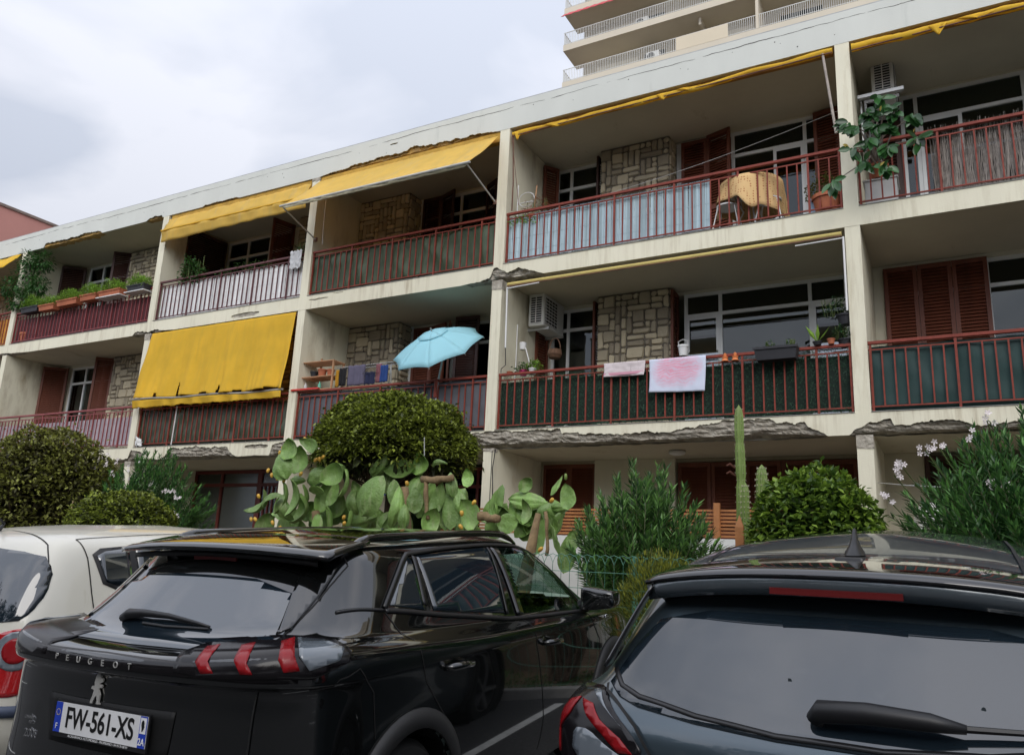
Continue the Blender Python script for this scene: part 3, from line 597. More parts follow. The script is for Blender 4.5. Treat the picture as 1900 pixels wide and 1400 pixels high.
slat_screen(-14.18, -8.9, 0, .06, .70, M('mauve_reed', (.48, .43, .46), .7, .2, 6, streak=.2, attr=.3), 'mauve grey reed screen behind the lowest left railing', w=.022)
slat_screen(-14.18, -8.9, 2.8, .05, .66, M('wine_slats', (.10, .018, .022), .7, .2, 6, streak=.2, attr=.3), 'dark wine red slat screen below the planter boxes', w=.06, gap=.004)
screen(-4.14, -.02, 2.8, .06, .84, M('dark_green_tarpaulin', (.055, .085, .045), .55, .2, 5), 'crumpled dark green tarpaulin behind the top floor railing', amp=0, sag=.03, wob=.06)
screen(-8.64, -4.38, 0, .04, .80, M('brown_green_tarpaulin', (.05, .065, .035), .5, .3, 5), 'brownish green tarpaulin below the torn yellow blind', amp=0, sag=.03, wob=.06)
screen(-4.13, -.02, 0, .05, .88, M('slate_grey_cloth', (.115, .12, .135), .8, .15, 4), 'slate grey cloth screen on the balcony with the laundry', amp=0, sag=.012, wob=.022)
screen(5.66, 9.9, 0, .03, .86, M('petrol_green_cloth', (.004, .036, .032), .6, .15, 4), 'petrol green cloth screen on the right hand first floor balcony', amp=0, sag=.012, wob=.022)
slat_screen(-19.7, -14.45, 2.8, .05, .75, M('orange_stripe_cloth', (.62, .28, .04), .8, .3, 6, attr=.8), 'orange striped screen cut by the left edge', w=.09, gap=.0)
# brushwood
m = MB()
for _ in range(1500):
    x = rr(6.55, 9.9); h = rr(.55, .98); a = rr(-.07, .07); c_ = rr(-.03, .03); w = rr(.002, .005); y = .10 + rr(-.012, .012)
    pts = [(x, y, 2.84), (x + a * .4 + c_, y, 2.84 + h * .4), (x + a, y + rr(-.02, .01), 2.84 + h)]; m.tube(pts, [w, w * .8, w * .3], 3, False)
tag(m.build('brushwood_screen', M('brushwood', (.36, .32, .28), .9, .3, 8, attr=.8)), 'grey brushwood screen on the top right balcony', 'privacy screen')
m = MB(); m.box(6.55, 9.9, .125, .13, 2.84, 3.4); tag(m.build('dark_netting', M('shade_net', (.03, .03, .028), .9)), 'dark netting behind the grey brushwood', 'netting')
# artificial hedge screen
m = MB()
for _ in range(15000):
    x = rr(.20, 5.44); z = rr(.04, .80) if random.random() < .8 else (rr(.78, .86) if random.random() < .7 else rr(.02, .08)); y = .085 + rr(-.03, .03); a = rr(0, 6.3); l = rr(.015, .04); e = rr(-.8, .8)
    if abs(nz3(x * 3, z * 1.5)) > .33 and random.random() < .5: continue
    if z > .78 or z < .08: y -= rr(0, .04); l *= 1.2
    dx, dz = cos(a) * l, sin(a) * l; m.add([(x, y, z), (x + dx - dz * .15, y - l * e, z + dz + dx * .15), (x + dx * 1.1, y - l * e * 1.2, z + dz * 1.1)], [(0, 1, 2)])
tag(m.build('artificial_hedge', M('artificial_hedge_green', (.015, .07, .030), .6, .4, 10, attr=1.0)), 'dark green artificial hedge screen behind the railing with towels', 'hedge screen')
m = MB(); m.box(.20, 5.44, .128, .134, .05, .79); tag(m.build('hedge_backing', M('hedge_net', (.008, .022, .014), .9)), 'dark net backing right behind the artificial hedge', 'netting')
# ---------------------------------------------------------------- things on the balconies
def draped(x0, x1, ztop, zl, zr, mat, label, y=.02):
    m = MB(); H = ztop - min(zl, zr)
    def f(u, v):
        x = lerp(x0, x1, u); s = v * 1.25 - .25
        if s < 0: return (x, y + .03 - s * .14, ztop + .004 + s * .6 if s < -.06 else ztop + .006)
        z = ztop - s * (ztop - lerp(zl, zr, u)); return (x + .01 * sin(s * 3 + u), y - .022 - .012 * sin(u * 7 + 1) * s - .006 * nz3(u * 8, s * 4), z)
    m.grid(f, 40, 24); return tag(m.build('towel', mat, smooth=True, solid=.005), label, 'towel', None)
def towel_mat():
    m = bpy.data.materials.new('pink_print_towel'); m.use_nodes = True; t = m.node_tree; p = t.nodes['Principled BSDF']; p.inputs['Roughness'].default_value = .9
    c = N(t, 'ShaderNodeTexCoord').outputs['Object']; s = N(t, 'ShaderNodeSeparateXYZ'); t.links.new(c, s.inputs[0])
    n = N(t, 'ShaderNodeTexWave', wave_type='RINGS'); n.inputs['Scale'].default_value = 7; n.inputs['Distortion'].default_value = 14; n.inputs['Detail'].default_value = 3; t.links.new(c, n.inputs[0])
    # a loose pink half moon on pale blue cloth
    X = mth(t, 'MULTIPLY', s.outputs[0], 2.6); Z = mth(t, 'MULTIPLY', mth(t, 'SUBTRACT', s.outputs[2], .34), 3.6); wn = N(t, 'ShaderNodeTexNoise'); wn.inputs['Scale'].default_value = 8; wn.inputs['Detail'].default_value = 5; t.links.new(c, wn.inputs[0])
    rad = mth(t, 'ADD', mth(t, 'POWER', mth(t, 'ABSOLUTE', X), 3), mth(t, 'POWER', mth(t, 'ABSOLUTE', Z), 2))
    k = mth(t, 'SUBTRACT', mth(t, 'ADD', .55, wn.outputs['Fac']), rad, True); k2 = mth(t, 'MULTIPLY', mth(t, 'ADD', mth(t, 'MULTIPLY', n.outputs['Fac'], .4), .35), mth(t, 'MULTIPLY', k, 1.05, True), True)
    mr = N(t, 'ShaderNodeMixRGB'); mr.inputs[1].default_value = (.64, .68, .80, 1); mr.inputs[2].default_value = (.80, .24, .34, 1); t.links.new(k2, mr.inputs[0]); t.links.new(mr.outputs[0], p.inputs[0])
    return m
draped(2.74, 3.56, .93, .44, .41, towel_mat(), 'large pale blue towel with a pink printed pattern hanging over the railing')
draped(2.03, 2.67, .93, .72, .71, M('small_towel', (.66, .58, .58), .9, .1, 5, dirt=(.12, .08, .09), dscale=7, dpos=.60), 'small off white towel with dark motifs and a pink hem over the railing')
m = MB(); m.box(2.035, 2.66, -.014, -.009, .735, .775); tag(m.build('towel_hem', M('pink_hem', (.65, .32, .40), .9)), None, None); bpy.data.objects['towel_hem'].parent = bpy.data.objects['towel.001']; bpy.data.objects['towel_hem'].matrix_parent_inverse = Matrix.Translation(-bpy.data.objects['towel.001'].location)
# beach umbrella, tilted
U_ = thing('beach_umbrella', (-.93, .3, .0), 'light turquoise beach umbrella tilted outwards over the railing', 'umbrella')
tip = Vector((-1.02, -.20, 1.70)); axis = Vector((-.02, -.62, .74)).normalized(); ax_m = axis.to_track_quat('Z', 'Y').to_matrix()
RIM = [(-1.69, -.40, 1.0), (-1.40, -.72, 1.0), (-.86, -.86, 1.12), (-.35, -.80, 1.28), (-.0, -.55, 1.44), (-.25, -.05, 1.62), (-.75, .2, 1.45), (-1.4, .05, 1.2)]
RIM = []
for k in range(8):
    a = 2 * pi * k / 8 + .35; RIM.append(tip + ax_m @ Vector((cos(a) * .83, sin(a) * .83, -.34)))
m = MB(); TQ = M('turquoise_cloth', (.46, .82, .90), .8, .03, 3, trans=.35)
for k in range(8):
    A1, B1 = RIM[k], RIM[(k + 1) % 8]
    def f(u, v): 
        e = A1.lerp(B1, u); p = tip.lerp(e, v); return p + axis * (.06 * sin(pi * v * .9)) - (axis * .008 + (e - tip) * .05) * sin(pi * u) * v
    m.grid(f, 6, 8)
m.build('canopy', TQ, U_, smooth=True, solid=.003)
m = MB()
for k in range(8):
    A1, B1 = RIM[k], RIM[(k + 1) % 8]
    m.grid(lambda u, v: tip.lerp(A1.lerp(B1, u), lerp(.0, .33, v)) + axis * (.06 * sin(pi * lerp(.0, .33, v) * .9) + .008 + .008 * v), 4, 3)
m.build('vent_flap', TQ, U_, smooth=True, solid=.003)
for k in range(8): m = MB(); m.tube([tip - axis * .01, tip.lerp(RIM[k], .5) + axis * .045, RIM[k] - axis * .01], .004, 5); m.build('rib', WP, U_)
m = MB(); m.tube([tip + axis * .06, tip - axis * .3, tip - axis * .55], .014); low_ = tip - axis * .55; m.tube([low_, (-1.0, .03, .75), (-1.0, .03, .45)], .016); m.build('pole', GALV, U_)
m = MB(); m.tube([(-1.0, .0, .92), (-1.0, .0, .60)], .03); m.build('clamp', RED, U_)
# air conditioners of the front building
def ac_side(loc, label, rz):
    t = thing('air_conditioner', loc, label, 'air conditioner', None, rz); w, h, dp = .80, .58, .30
    m = MB(); m.box(0, w, 0, dp, 0, h); m.build('casing', AW, t, bevel=.02, local=True)
    m = MB(); m.box(.06, .50, -.006, -.001, .05, h - .05); m.build('fan_opening', BLK, t, local=True)
    m = MB()
    for i in range(9): zz = .06 + i * (h - .12) / 8; m.box(.05, .51, -.014, -.007, zz - .006, zz + .006)
    for i in range(5): xx = .06 + i * .11; m.box(xx - .005, xx + .005, -.018, -.0145, .05, h - .05)
    m.build('grille', WP, t, local=True)
    m = MB(); m.box(-.006, -.001, .05, dp - .05, .05, h - .05); m.build('side_opening', BLK, t, local=True)
    m = MB()
    for i in range(12): zz = .06 + i * (h - .12) / 11; m.box(-.014, -.007, .04, dp - .04, zz - .005, zz + .005)
    m.box(-.017, -.0145, dp / 2 - .008, dp / 2 + .008, .05, h - .05)
    m.build('side_grille', WP, t, local=True)
    for xx in (.12, w - .12): m = MB(); m.box(xx - .02, xx + .02, -.05, dp + .12, -.05, -.004); m.bar((xx, dp + .1, -.03), (xx, dp + .1, -.30), .03); m.build('bracket', GALV, t, local=True)
    return t
ac_side((.55, .85, 2.0 - .05), 'white air conditioner on wall brackets under the ceiling beside the stone pillar', radians(90) )
ac_side((6.16, .75, 4.45 + .4), 'white air conditioner high on the wall behind the rubber plant', radians(90))
m = MB(); m.tube([(.21, .55, 1.9), (.21, .55, 1.2), (.21, .5, .3)], .012); tag(m.build('drain_pipe', WP), 'thin white pipe running down the wall below the air conditioner', 'pipe')
# small furniture
TC = M('terracotta', (.42, .13, .06), .8, .15, 6); DK = M('dark_planter', (.018, .018, .022), .6, .2, 6); PW = M('white_plastic', (.7, .7, .68), .5)
SOIL = M('potting_soil', (.05, .035, .025), .95)
def pot(x, y, z, r, h, mat, label, name='flower_pot', cat='flower pot', group=None):
    m = MB(); m.lathe([(.001, 0), (r * .72, 0), (r * .95, h * .82), (r * 1.06, h * .82), (r * 1.06, h), (r * .95, h), (r * .93, h * .9), (.001, h * .9)], 20, (x, y, z)); return tag(m.build(name, mat, smooth=False), label, cat, group)
def trough(x0, x1, y, z, h, mat, label, d=.2, group='planter boxes along the upper left railing'):
    t = thing('planter_box', ((x0 + x1) / 2, y, z), label, 'planter', group); m = MB()
    m.add([(x0 + .03, y - d / 2 + .02, z), (x1 - .03, y - d / 2 + .02, z), (x1 - .03, y + d / 2 - .02, z), (x0 + .03, y + d / 2 - .02, z), (x0, y - d / 2, z + h), (x1, y - d / 2, z + h), (x1, y + d / 2, z + h), (x0, y + d / 2, z + h)],
          [(0, 3, 2, 1), (0, 1, 5, 4), (1, 2, 6, 5), (2, 3, 7, 6), (3, 0, 4, 7), (4, 5, 6, 7)])
    m.build('box', mat, t); m = MB()
    m.box(x0 - .012, x1 + .012, y - d / 2 - .012, y - d / 2, z + h - .03, z + h + .004); m.box(x0 - .012, x1 + .012, y + d / 2, y + d / 2 + .012, z + h - .03, z + h + .004); m.build('rim', mat, t)
    return t
def leafset(m, pts, L, Wd, droop=.3, up=None, rnd=None):
    for p, d in pts:
        p = Vector(p); d = Vector(d).normalized(); s = d.cross(Vector((rr(-.4, .4), rr(-.4, .4), 1))).normalized(); nrm = s.cross(d); l = L * rr(.7, 1.2); w = Wd * rr(.8, 1.15)
        tp = p + d * l - Vector((0, 0, droop * l)); md = p + d * l * .45 - Vector((0, 0, droop * l * .2)) - nrm * w * .18
        r_ = random.random() if rnd is None else rnd
        m.add([p, md + s * w / 2 + nrm * w * .2, tp, md - s * w / 2 + nrm * w * .2, md], [(0, 4, 1), (1, 4, 2), (2, 4, 3), (3, 4, 0)], r_)
def rdir(zmin=-1):
    while True:
        v = Vector((rr(-1, 1), rr(-1, 1), rr(zmin, 1)))
        if .1 < v.length < 1: return v.normalized()
def bushy(x0, x1, y, z, h, n, L, Wd, mat, label, name='potted_plant', d=.25, group=None, droop=.3):
    m = MB(); pts = []
    for _ in range(n):
        u = rr(x0, x1); t = random.random(); e = (u - x0) / (x1 - x0); hh = h * (.45 + .55 * sin(pi * min(.95, max(.05, e)))) * (.75 + .5 * abs(nz3(u * 5, z)))
        pts.append(((u, y + rr(-d, d) * .5, z + hh * t ** .7), rdir(-.3)))
    leafset(m, pts, L, Wd, droop)
    st = MB()
    for _ in range(14):
        u = rr(x0, x1); st.tube([(u, y, z), (u + rr(-.05, .05), y + rr(-.05, .05), z + h * rr(.5, .9))], .004, 4)
    t = thing(name, ((x0 + x1) / 2, y, z), label, 'plant', group); m.build('foliage', mat, t); st.build('stem', M('green_stem', (.10, .14, .04), .8), t)
    return t
FERN = M('light_green_leaf', (.24, .42, .05), .6, .2, 6, attr=.7, trans=.3); LEAF = M('mid_green_leaf', (.045, .13, .025), .5, .2, 6, attr=.7, trans=.25); DLEAF = M('dark_green_leaf', (.02, .07, .018), .45, .2, 6, attr=.7, trans=.2)
for i, (x0, x1, mt, lb) in enumerate(((-13.70, -12.98, DK, 'dark grey planter box with feathery greens, first at the left end of the railing'), (-12.93, -12.3, TC, 'low terracotta planter box next to the dark box at the left end'), (-12.2, -11.4, TC, 'long terracotta planter box in the middle of the row'), (-11.29, -10.68, TC, 'short terracotta planter box right of the long one'),
        (-10.58, -9.80, TC, 'bright terracotta planter box on a white tray'), (-9.55, -8.95, DK, 'dark planter box on a white tray beside the column'))):
    z = 3.52 - (.03 if i == 1 else 0) + (.02 * (i > 2)); trough(x0, x1, -.06, z, .14, mt, lb)
    bushy(x0 + .02, x1 - .02, -.06, z + .12, .34 if i != 1 else .30, 950, .085, .015, FERN, ['feathery light green plant in the leftmost dark planter box', 'feathery plant in the low terracotta box', 'feathery plant spilling over the long terracotta box', 'sparse light green plant in the short terracotta box', 'dense light green plant in the bright terracotta box', 'wide light green plant in the dark box beside the column'][i], d=.3, group='plants in the planter boxes')
m = MB(); m.box(-10.62, -9.76, -.18, .06, 3.515, 3.535); tag(m.build('tray', PW), 'white tray under the bright terracotta planter box', 'tray'); m = MB(); m.box(-9.6, -8.92, -.18, .06, 3.515, 3.535); tag(m.build('tray', PW), 'white tray under the dark planter box beside the column', 'tray')
# small tree on the upper left balcony
t = thing('potted_tree', (-13.9, .2, 2.81), 'small leafy potted tree leaning past the column on the upper left balcony', 'tree'); m = MB(); pts = []
blobs = [((-13.95, .05, 4.75), .42), ((-14.15, -.05, 4.45), .36), ((-13.55, .1, 5.0), .28), ((-14.0, 0, 5.05), .30), ((-13.4, .0, 4.3), .26), ((-14.6, -.1, 4.35), .30), ((-13.7, 0, 4.05), .3), ((-14.2, 0, 3.95), .25)]
for c_, r in blobs:
    for _ in range(260): d_ = rdir(); p = Vector(c_) + d_ * r * rr(.3, 1); pts.append((p, (d_ + Vector((0, 0, -.2)))))
leafset(m, pts, .085, .055, .35); m.build('foliage', LEAF, t)
m = MB(); [m.tube([(-13.85, .2, 3.1), (-13.8, .15, 3.8), Vector(c_)], [.02, .014, .005], 5) for c_, r in blobs]; m.build('trunk', M('thin_bark', (.16, .12, .08), .9), t)
pot(-13.85, .2, 2.81, .16, .3, TC, 'terracotta pot holding the small potted tree')
# washed-white upper balcony with creepers
bushy(-8.1, -7.35, .1, 3.55, .75, 380, .08, .05, LEAF, 'leafy creeper climbing over the dark railing left of the white slat screen'); bushy(-6.9, -5.2, .12, 3.58, .28, 260, .10, .02, LEAF, 'spiky green plants along the top of the white slat screen', droop=.5)
bushy(-4.75, -4.5, .15, 3.62, .5, 120, .06, .03, DLEAF, 'dark leafed plant in the corner by the column')
m = MB(); m.grid(lambda u, v: (lerp(-4.72, -4.42, u), .0 + .03 * nz3(u * 9, v * 5), lerp(3.42, 3.80, v) + .05 * nz3(u * 6)), 16, 16); tag(m.build('plastic_sack', M('white_sack', (.6, .6, .6), .6, .15, 8), smooth=True, solid=.01), 'crumpled white plastic sack tied to the right end of the dark railing', 'sack')
# shelf with pots, laundry
t = thing('slatted_shelf', (-3.9, .25, .9), 'pale wooden slatted shelf rack holding flower pots', 'shelf'); WD = M('pale_wood', (.45, .24, .12), .7, .2, 8)
for x, y, h in ((-4.22, .1, 1.56), (-4.0, .42, 1.64), (-3.42, .12, 1.50), (-3.44, .42, 1.50)): m = MB(); m.box(x - .015, x + .015, y - .015, y + .015, .03, h); m.build('leg', WD, t)
for z in (.95, 1.2, 1.49):
    m = MB()
    for k in range(6): m.box(-4.23, -3.41, .10 + k * .06, .14 + k * .06, z - .009, z + .009)
    m.build('shelf_board', WD, t)
for x, z, r, h, mt, lb in ((-3.95, 1.212, .075, .11, DK, 'dark bowl shaped pot on the middle shelf'), (-3.75, 1.212, .085, .14, TC, 'terracotta pot in the middle of the shelf rack'), (-3.54, 1.212, .075, .12, TC, 'small terracotta pot at the right end of the shelf rack')): pot(x, .2, z, r, h, mt, lb)
for x, c_, lb in ((-4.1, (.6, .6, .58), 'white bottle on the lowest shelf'), (-3.75, (.15, .5, .35), 'green spray bottle on the lowest shelf')):
    m = MB(); m.lathe([(.001, 0), (.03, 0), (.03, .09), (.012, .12), (.012, .15), (.001, .15)], 12, (x, .16, .962)); tag(m.build('bottle', M('bottle_%d' % (x * -10), c_, .4)), lb, 'bottle')
m = MB(); m.box(-4.28, -3.6, -.03, .02, .925, .955); tag(m.build('red_tray', M('bright_red_plastic', (.6, .03, .02), .4)), 'bright red tray lying on the railing under the shelf rack', 'tray')
m = MB(); m.tube([(-3.4, .2, 1.35), (-2.1, .2, 1.36)], .008); m.tube([(-3.4, .35, 1.35), (-2.1, .35, 1.36)], .008); m.tube([(-3.35, .2, 1.35), (-3.35, .35, 1.35)], .008); m.tube([(-2.15, .2, 1.36), (-2.15, .35, 1.36)], .008)
for x in (-3.3, -2.2): m.tube([(x - .1, .28, .02), (x, .28, 1.35)], .009); m.tube([(x + .1, .28, .02), (x, .28, 1.35)], .009)
tag(m.build('drying_rack', GALV), 'grey wire drying rack carrying laundry beside the shelf', 'drying rack')
def garment(x0, x1, z0, z1, c_, lb, y=.17):
    m = MB(); m.grid(lambda u, v: (lerp(x0, x1, u) * 1.0 + .02 * nz3(u * 5, v * 3) * v, y + .018 * sin(u * 16 + x0 * 9) + .01 * nz3(u * 9, v * 4), lerp(z1, z0, v) + .02 * nz3(u * 5, 2) * v), 14, 10)
    tag(m.build('garment', M('cloth_%d' % int(-x0 * 100), c_, .9, .15, 6), smooth=True, solid=.006), lb, 'garment', 'laundry on the drying rack')
garment(-3.38, -3.30, .98, 1.30, (.5, .26, .02), 'mustard yellow garment at the left end of the laundry'); garment(-3.29, -3.10, .99, 1.32, (.01, .01, .012), 'black garment beside the mustard one', .15); garment(-3.09, -2.70, .98, 1.36, (.11, .10, .15), 'wide grey violet garment in the middle of the laundry')
garment(-2.68, -2.42, .97, 1.20, (.015, .02, .06), 'navy top with straps on a wire hanger', .14); garment(-2.44, -2.32, 1.0, 1.34, (.25, .10, .12), 'dusky red garment between the navy tops'); garment(-2.31, -2.16, .99, 1.30, (.02, .06, .22), 'bright blue garment at the right end of the laundry', .14)
m = MB()
for c_ in (-2.55, -2.5): m.tube([(c_ - .16, .12, 1.17), (c_, .12, 1.33), (c_ + .16, .12, 1.16), (c_ - .16, .12, 1.17)], .004, 5); m.tube([(c_, .12, 1.33), (c_ + .02, .12, 1.38)], .004, 5)
tag(m.build('wire_hanger', BLK), 'black wire hangers on the drying rack above the navy top', 'hanger')
# round table with cloth, chairs, plants (upper storey)
TCL = M('dotted_tablecloth', (.66, .44, .20), .9, .05, 3, dots=(24, .30, (.40, .16, .06)))
t = thing('garden_table', (4.15, .55, 2.81), 'round garden table standing behind the red railing', 'table'); m = MB(); m.lathe([(.001, .78), (.44, .78), (.44, .81), (.001, .81)], 28, (4.15, .5, 2.8)); m.build('tabletop', WP, t)
for a in range(4): m = MB(); m.tube([(4.15 + .3 * cos(a * 1.57 + .4), .5 + .3 * sin(a * 1.57 + .4), 2.81), (4.15 + .12 * cos(a * 1.57 + .4), .5 + .12 * sin(a * 1.57 + .4), 3.2), (4.15 + .3 * cos(a * 1.57 + .4), .5 + .3 * sin(a * 1.57 + .4), 3.58)], .012, 6); m.build('leg', WP, t)
m = MB()
def tcf(u, v):
    a = u * 2 * pi; r = v * .46 if v < .5 else .46 + (v - .5) * .10 * (1 + .8 * sin(a * 7)); r = min(r, .6) ; z = 3.622 if v < .5 else 3.622 - (v - .5) * 2 * (.34 + .16 * max(0, cos(a * 4 - .6)) ** 2 + .28 * max(0, cos(a + .5)) ** 3)
    if v < .5: r = v * 2 * .455
    return (4.15 + r * cos(a), .5 + r * sin(a), z)
m.grid(tcf, 96, 16); tag(m.build('tablecloth', TCL, smooth=True, solid=.004), 'beige dotted tablecloth draped over the round table', 'tablecloth')
def wirechair(x, y, z, lb):
    t = thing('metal_chair', (x, y, z), lb, 'chair'); m = MB()
    m.lathe([(.001, .42), (.17, .42), (.17, .44), (.001, .44)], 18, (x, y, z)); m.build('seat', WP, t)
    for sx in (-.15, .15):
        for sy in (-.13, .13): m = MB(); m.tube([(x + sx * 1.3, y + sy * 1.3, z), (x + sx * .8, y + sy * .8, z + .42)], .009, 6); m.build('leg', WP, t)
    m = MB(); m.tube([(x + .17 * cos(a), y + .16, z + .44 + .42 * sin(a)) for a in [k * pi / 10 for k in range(11)]], .008, 6)
    m.tube([(x + .09 * cos(a), y + .16, z + .44 + .30 * sin(a)) for a in [k * pi / 10 for k in range(11)]], .006, 6); m.build('backrest', WP, t)
wirechair(3.85, .28, 2.81, 'white wire chair tucked under the cloth covered table, left'); wirechair(4.45, .30, 2.81, 'white wire chair tucked under the cloth covered table, right')
pot(5.24, .22, 2.812, .20, .30, TC, 'large terracotta pot behind the red railing beside the right column'); bushy(4.95, 5.45, .22, 3.1, .42, 420, .045, .03, M('olive_leaf', (.14, .15, .03), .6, .2, 6, attr=.7, trans=.3), 'olive and russet bush in the large terracotta pot')
m = MB(); m.box(5.0, 5.18, .2, .3, 2.812, 3.12); tag(m.build('blue_box', M('pale_blue_plastic', (.25, .36, .48), .5)), 'pale blue container beside the large terracotta pot', 'container')
pot(.62, .2, 3.5, .12, .16, TC, 'terracotta pot on a white stand in the left corner'); bushy(.45, .95, .2, 3.62, .45, 420, .07, .01, M('russet_leaf', (.32, .12, .05), .7, .3, 6, attr=.8, trans=.3), 'russet feathery plant in the left corner'); bushy(.25, .75, .16, 3.48, .2, 240, .06, .03, FERN, 'light green leaves low in the left corner')
t = thing('plant_stand', (.45, .2, 2.81), 'white curled wire plant stand in the left corner', 'plant stand'); m = MB(); m.tube([(.3, .2, 2.81), (.3, .2, 4.3)], .01, 6); m.build('upright', WP, t)
m = MB(); m.tube([(.3 + .17 + .15 * cos(a), .2, 4.0 + .13 * sin(a)) for a in [k * pi / 9 for k in range(19)]], .007, 6); m.tube([(.3, .2, 3.95), (.62, .2, 3.95)], .008, 6); m.build('scroll', WP, t)
m = MB(); m.tube([(.62, .2, 3.65), (.66, .2, 4.22)], .012, 6); tag(m.build('stake', WD), 'wooden plant stake in the left corner', 'stake')
m = MB(); m.tube([(lerp(.6, 5.4, t_), 1.0, 4.15 + .75 * 0 + lerp(0, .72, t_) - .10 * sin(pi * t_)) for t_ in [i / 16 for i in range(17)]], .004, 5); tag(m.build('washing_line', WP), 'thin white washing line across the top floor balcony', 'washing line')
# things on the balcony with towels
t = trough(4.26, 4.82, -.06, .75, .17, DK, 'long black planter box hung on the railing right of the towels', .2, None)
for x, lb in ((4.45, 'tiny leafy sprig in the middle of the black planter box'), (4.72, 'tiny seedling at the right end of the black planter box')): bushy(x - .05, x + .05, -.06, .92, .13, 26, .05, .02, LEAF, lb, d=.1)
for x, y, z, r, h, mt, lb in ((5.05, .02, .93, .06, .05, DK, 'small black pot with a broad leaved shoot'), (5.22, .02, .93, .05, .07, TC, 'tiny clay pot between two dark pots'), (5.38, .1, .90, .09, .10, DK, 'dark pot next to the right column'), (5.40, .12, 1.20, .11, .14, DK, 'black hanging pot in front of the window'), (.50, .3, .93, .07, .09, M('magenta_plastic', (.55, .02, .16), .4), 'magenta pot at the left end of the railing'), (.68, .28, .93, .07, .10, PW, 'white pot beside the magenta one'), (3.16, .28, 1.02, .075, .16, PW, 'white bucket hanging before the brown shutter'), (.30, .2, .93, .05, .06, TC, 'tiny brown pot against the left column')): pot(x, y, z, r, h, mt, lb)
m = MB(); m.tube([(3.09, .28, 1.17), (3.09, .27, 1.24), (3.16, .27, 1.27), (3.23, .27, 1.24), (3.23, .28, 1.17)], .005, 5); tag(m.build('bucket_handle', PW), 'white handle of the hanging bucket', 'handle')
m = MB(); leafset(m, [((5.05, .02, .97), (-.5, -.2, .9)), ((5.05, .02, .97), (.6, 0, .8)), ((5.05, .02, .97), (.1, -.3, 1))], .24, .07, .05); tag(m.build('broad_leaf_shoot', FERN), 'broad leaved shoot in a small black pot on the railing', 'plant')
bushy(5.12, 5.46, .1, 1.32, .30, 160, .09, .02, DLEAF, 'dark trailing plant in the hanging pot'); bushy(5.2, 5.45, .1, 1.0, .22, 130, .06, .03, DLEAF, 'dark green plant on the railing by the right column', droop=.4)
bushy(.36, .60, .3, 1.0, .16, 110, .05, .03, LEAF, 'green plant in the magenta pot'); bushy(.6, .82, .28, 1.0, .22, 140, .06, .03, FERN, 'yellow green plant in the white pot')
m = MB(); m.lathe([(.001, 0), (.09, 0), (.12, .06), (.11, .14), (.10, .14)], 16, (.98, .45, 1.22)); m.tube([(.98 + .10 * cos(a), .45, 1.36 + .2 * sin(a)) for a in [k * pi / 10 for k in range(11)]], .008, 6); tag(m.build('wicker_basket', M('wicker', (.12, .06, .03), .8, .4, 30, .5, 80)), 'dark wicker basket hanging below the air conditioner', 'basket')
m = MB(); m.lathe([(.001, 0), (.05, 0), (.06, .12), (.001, .12)], 14, (.47, .3, 1.37)); m.tube([(.52, .3, 1.4), (.6, .3, 1.15)], .01); tag(m.build('wall_lantern', PW), 'white cup shaped fitting on the left wall', 'wall fitting')
for x, lb in ((3.83, 'orange flared figurine left of its twin on the railing'), (3.97, 'orange flared figurine right of its twin on the railing')):
    m = MB(); m.lathe([(.001, 0), (.05, 0), (.035, .03), (.045, .06), (.02, .07), (.025, .10), (.001, .12)], 14, (x, .03, .82)); tag(m.build('clay_figurine', M('orange_clay', (.7, .22, .07), .7)), lb, 'figurine')
# top right balcony: white cupboard, rubber plant
m = MB(); m.box(5.72, 6.12, .2, .6, 2.81, 3.22); m.box(5.70, 6.14, .18, .62, 3.22, 3.245); tag(m.build('white_cabinet', PW, bevel=.008), 'low white cabinet behind the railing under the rubber plant', 'cabinet')
pot(5.9, .25, 3.25, .13, .2, TC, 'terracotta pot of the rubber plant')
m = MB(); m.box(5.70, 5.72, .7, 1.3, 4.0, 4.75); m.box(5.68, 6.28, .55, .62, 4.72, 4.77); tag(m.build('wall_bracket_shelf', GALV), 'grey metal bracket shelf below the upper air conditioner', 'bracket')
t = thing('rubber_plant', (5.9, .2, 3.42), 'rubber plant with big glossy leaves leaning out over the railing', 'plant'); RL = M('rubber_leaf', (.03, .10, .025), .28, .3, 5, attr=.8, trans=.12); m = MB(); bm_ = MB()
ends = [(5.60, -.30, 3.85), (5.75, -.32, 3.75), (6.0, -.30, 4.15), (6.10, -.28, 4.0), (6.38, -.30, 3.78), (6.40, -.34, 3.42), (5.85, -.35, 3.55), (5.95, -.38, 3.7), (6.1, -.35, 3.62), (5.66, -.35, 3.45), (5.78, -.36, 3.22), (6.02, -.36, 3.10), (5.40, -.38, 3.02), (6.15, -.34, 3.85), (5.9, -.3, 3.95), (5.85, -.3, 4.0), (6.05, -.36, 3.4)]
def bigleaf(m, p, d, L, Wd):
    p = Vector(p); d = Vector(d).normalized(); s = d.cross(Vector((rr(-.6, .6), -1 + rr(-.4, .4), rr(-.3, .3)))).normalized(); n = s.cross(d); r_ = random.random()
    vs = []; K = 7
    for i in range(K + 1):
        t_ = i / K; w = Wd / 2 * sin(pi * t_) ** .7 * (1.1 - .25 * t_) if 0 < t_ < 1 else .001; c_ = p + d * L * t_ + n * .12 * L * t_ * t_
        vs += [c_ - s * w + n * w * .45, c_, c_ + s * w + n * w * .45]
    m.add(vs, [f for i in range(K) for f in ((i * 3, i * 3 + 1, i * 3 + 4, i * 3 + 3), (i * 3 + 1, i * 3 + 2, i * 3 + 5, i * 3 + 4))], r_)
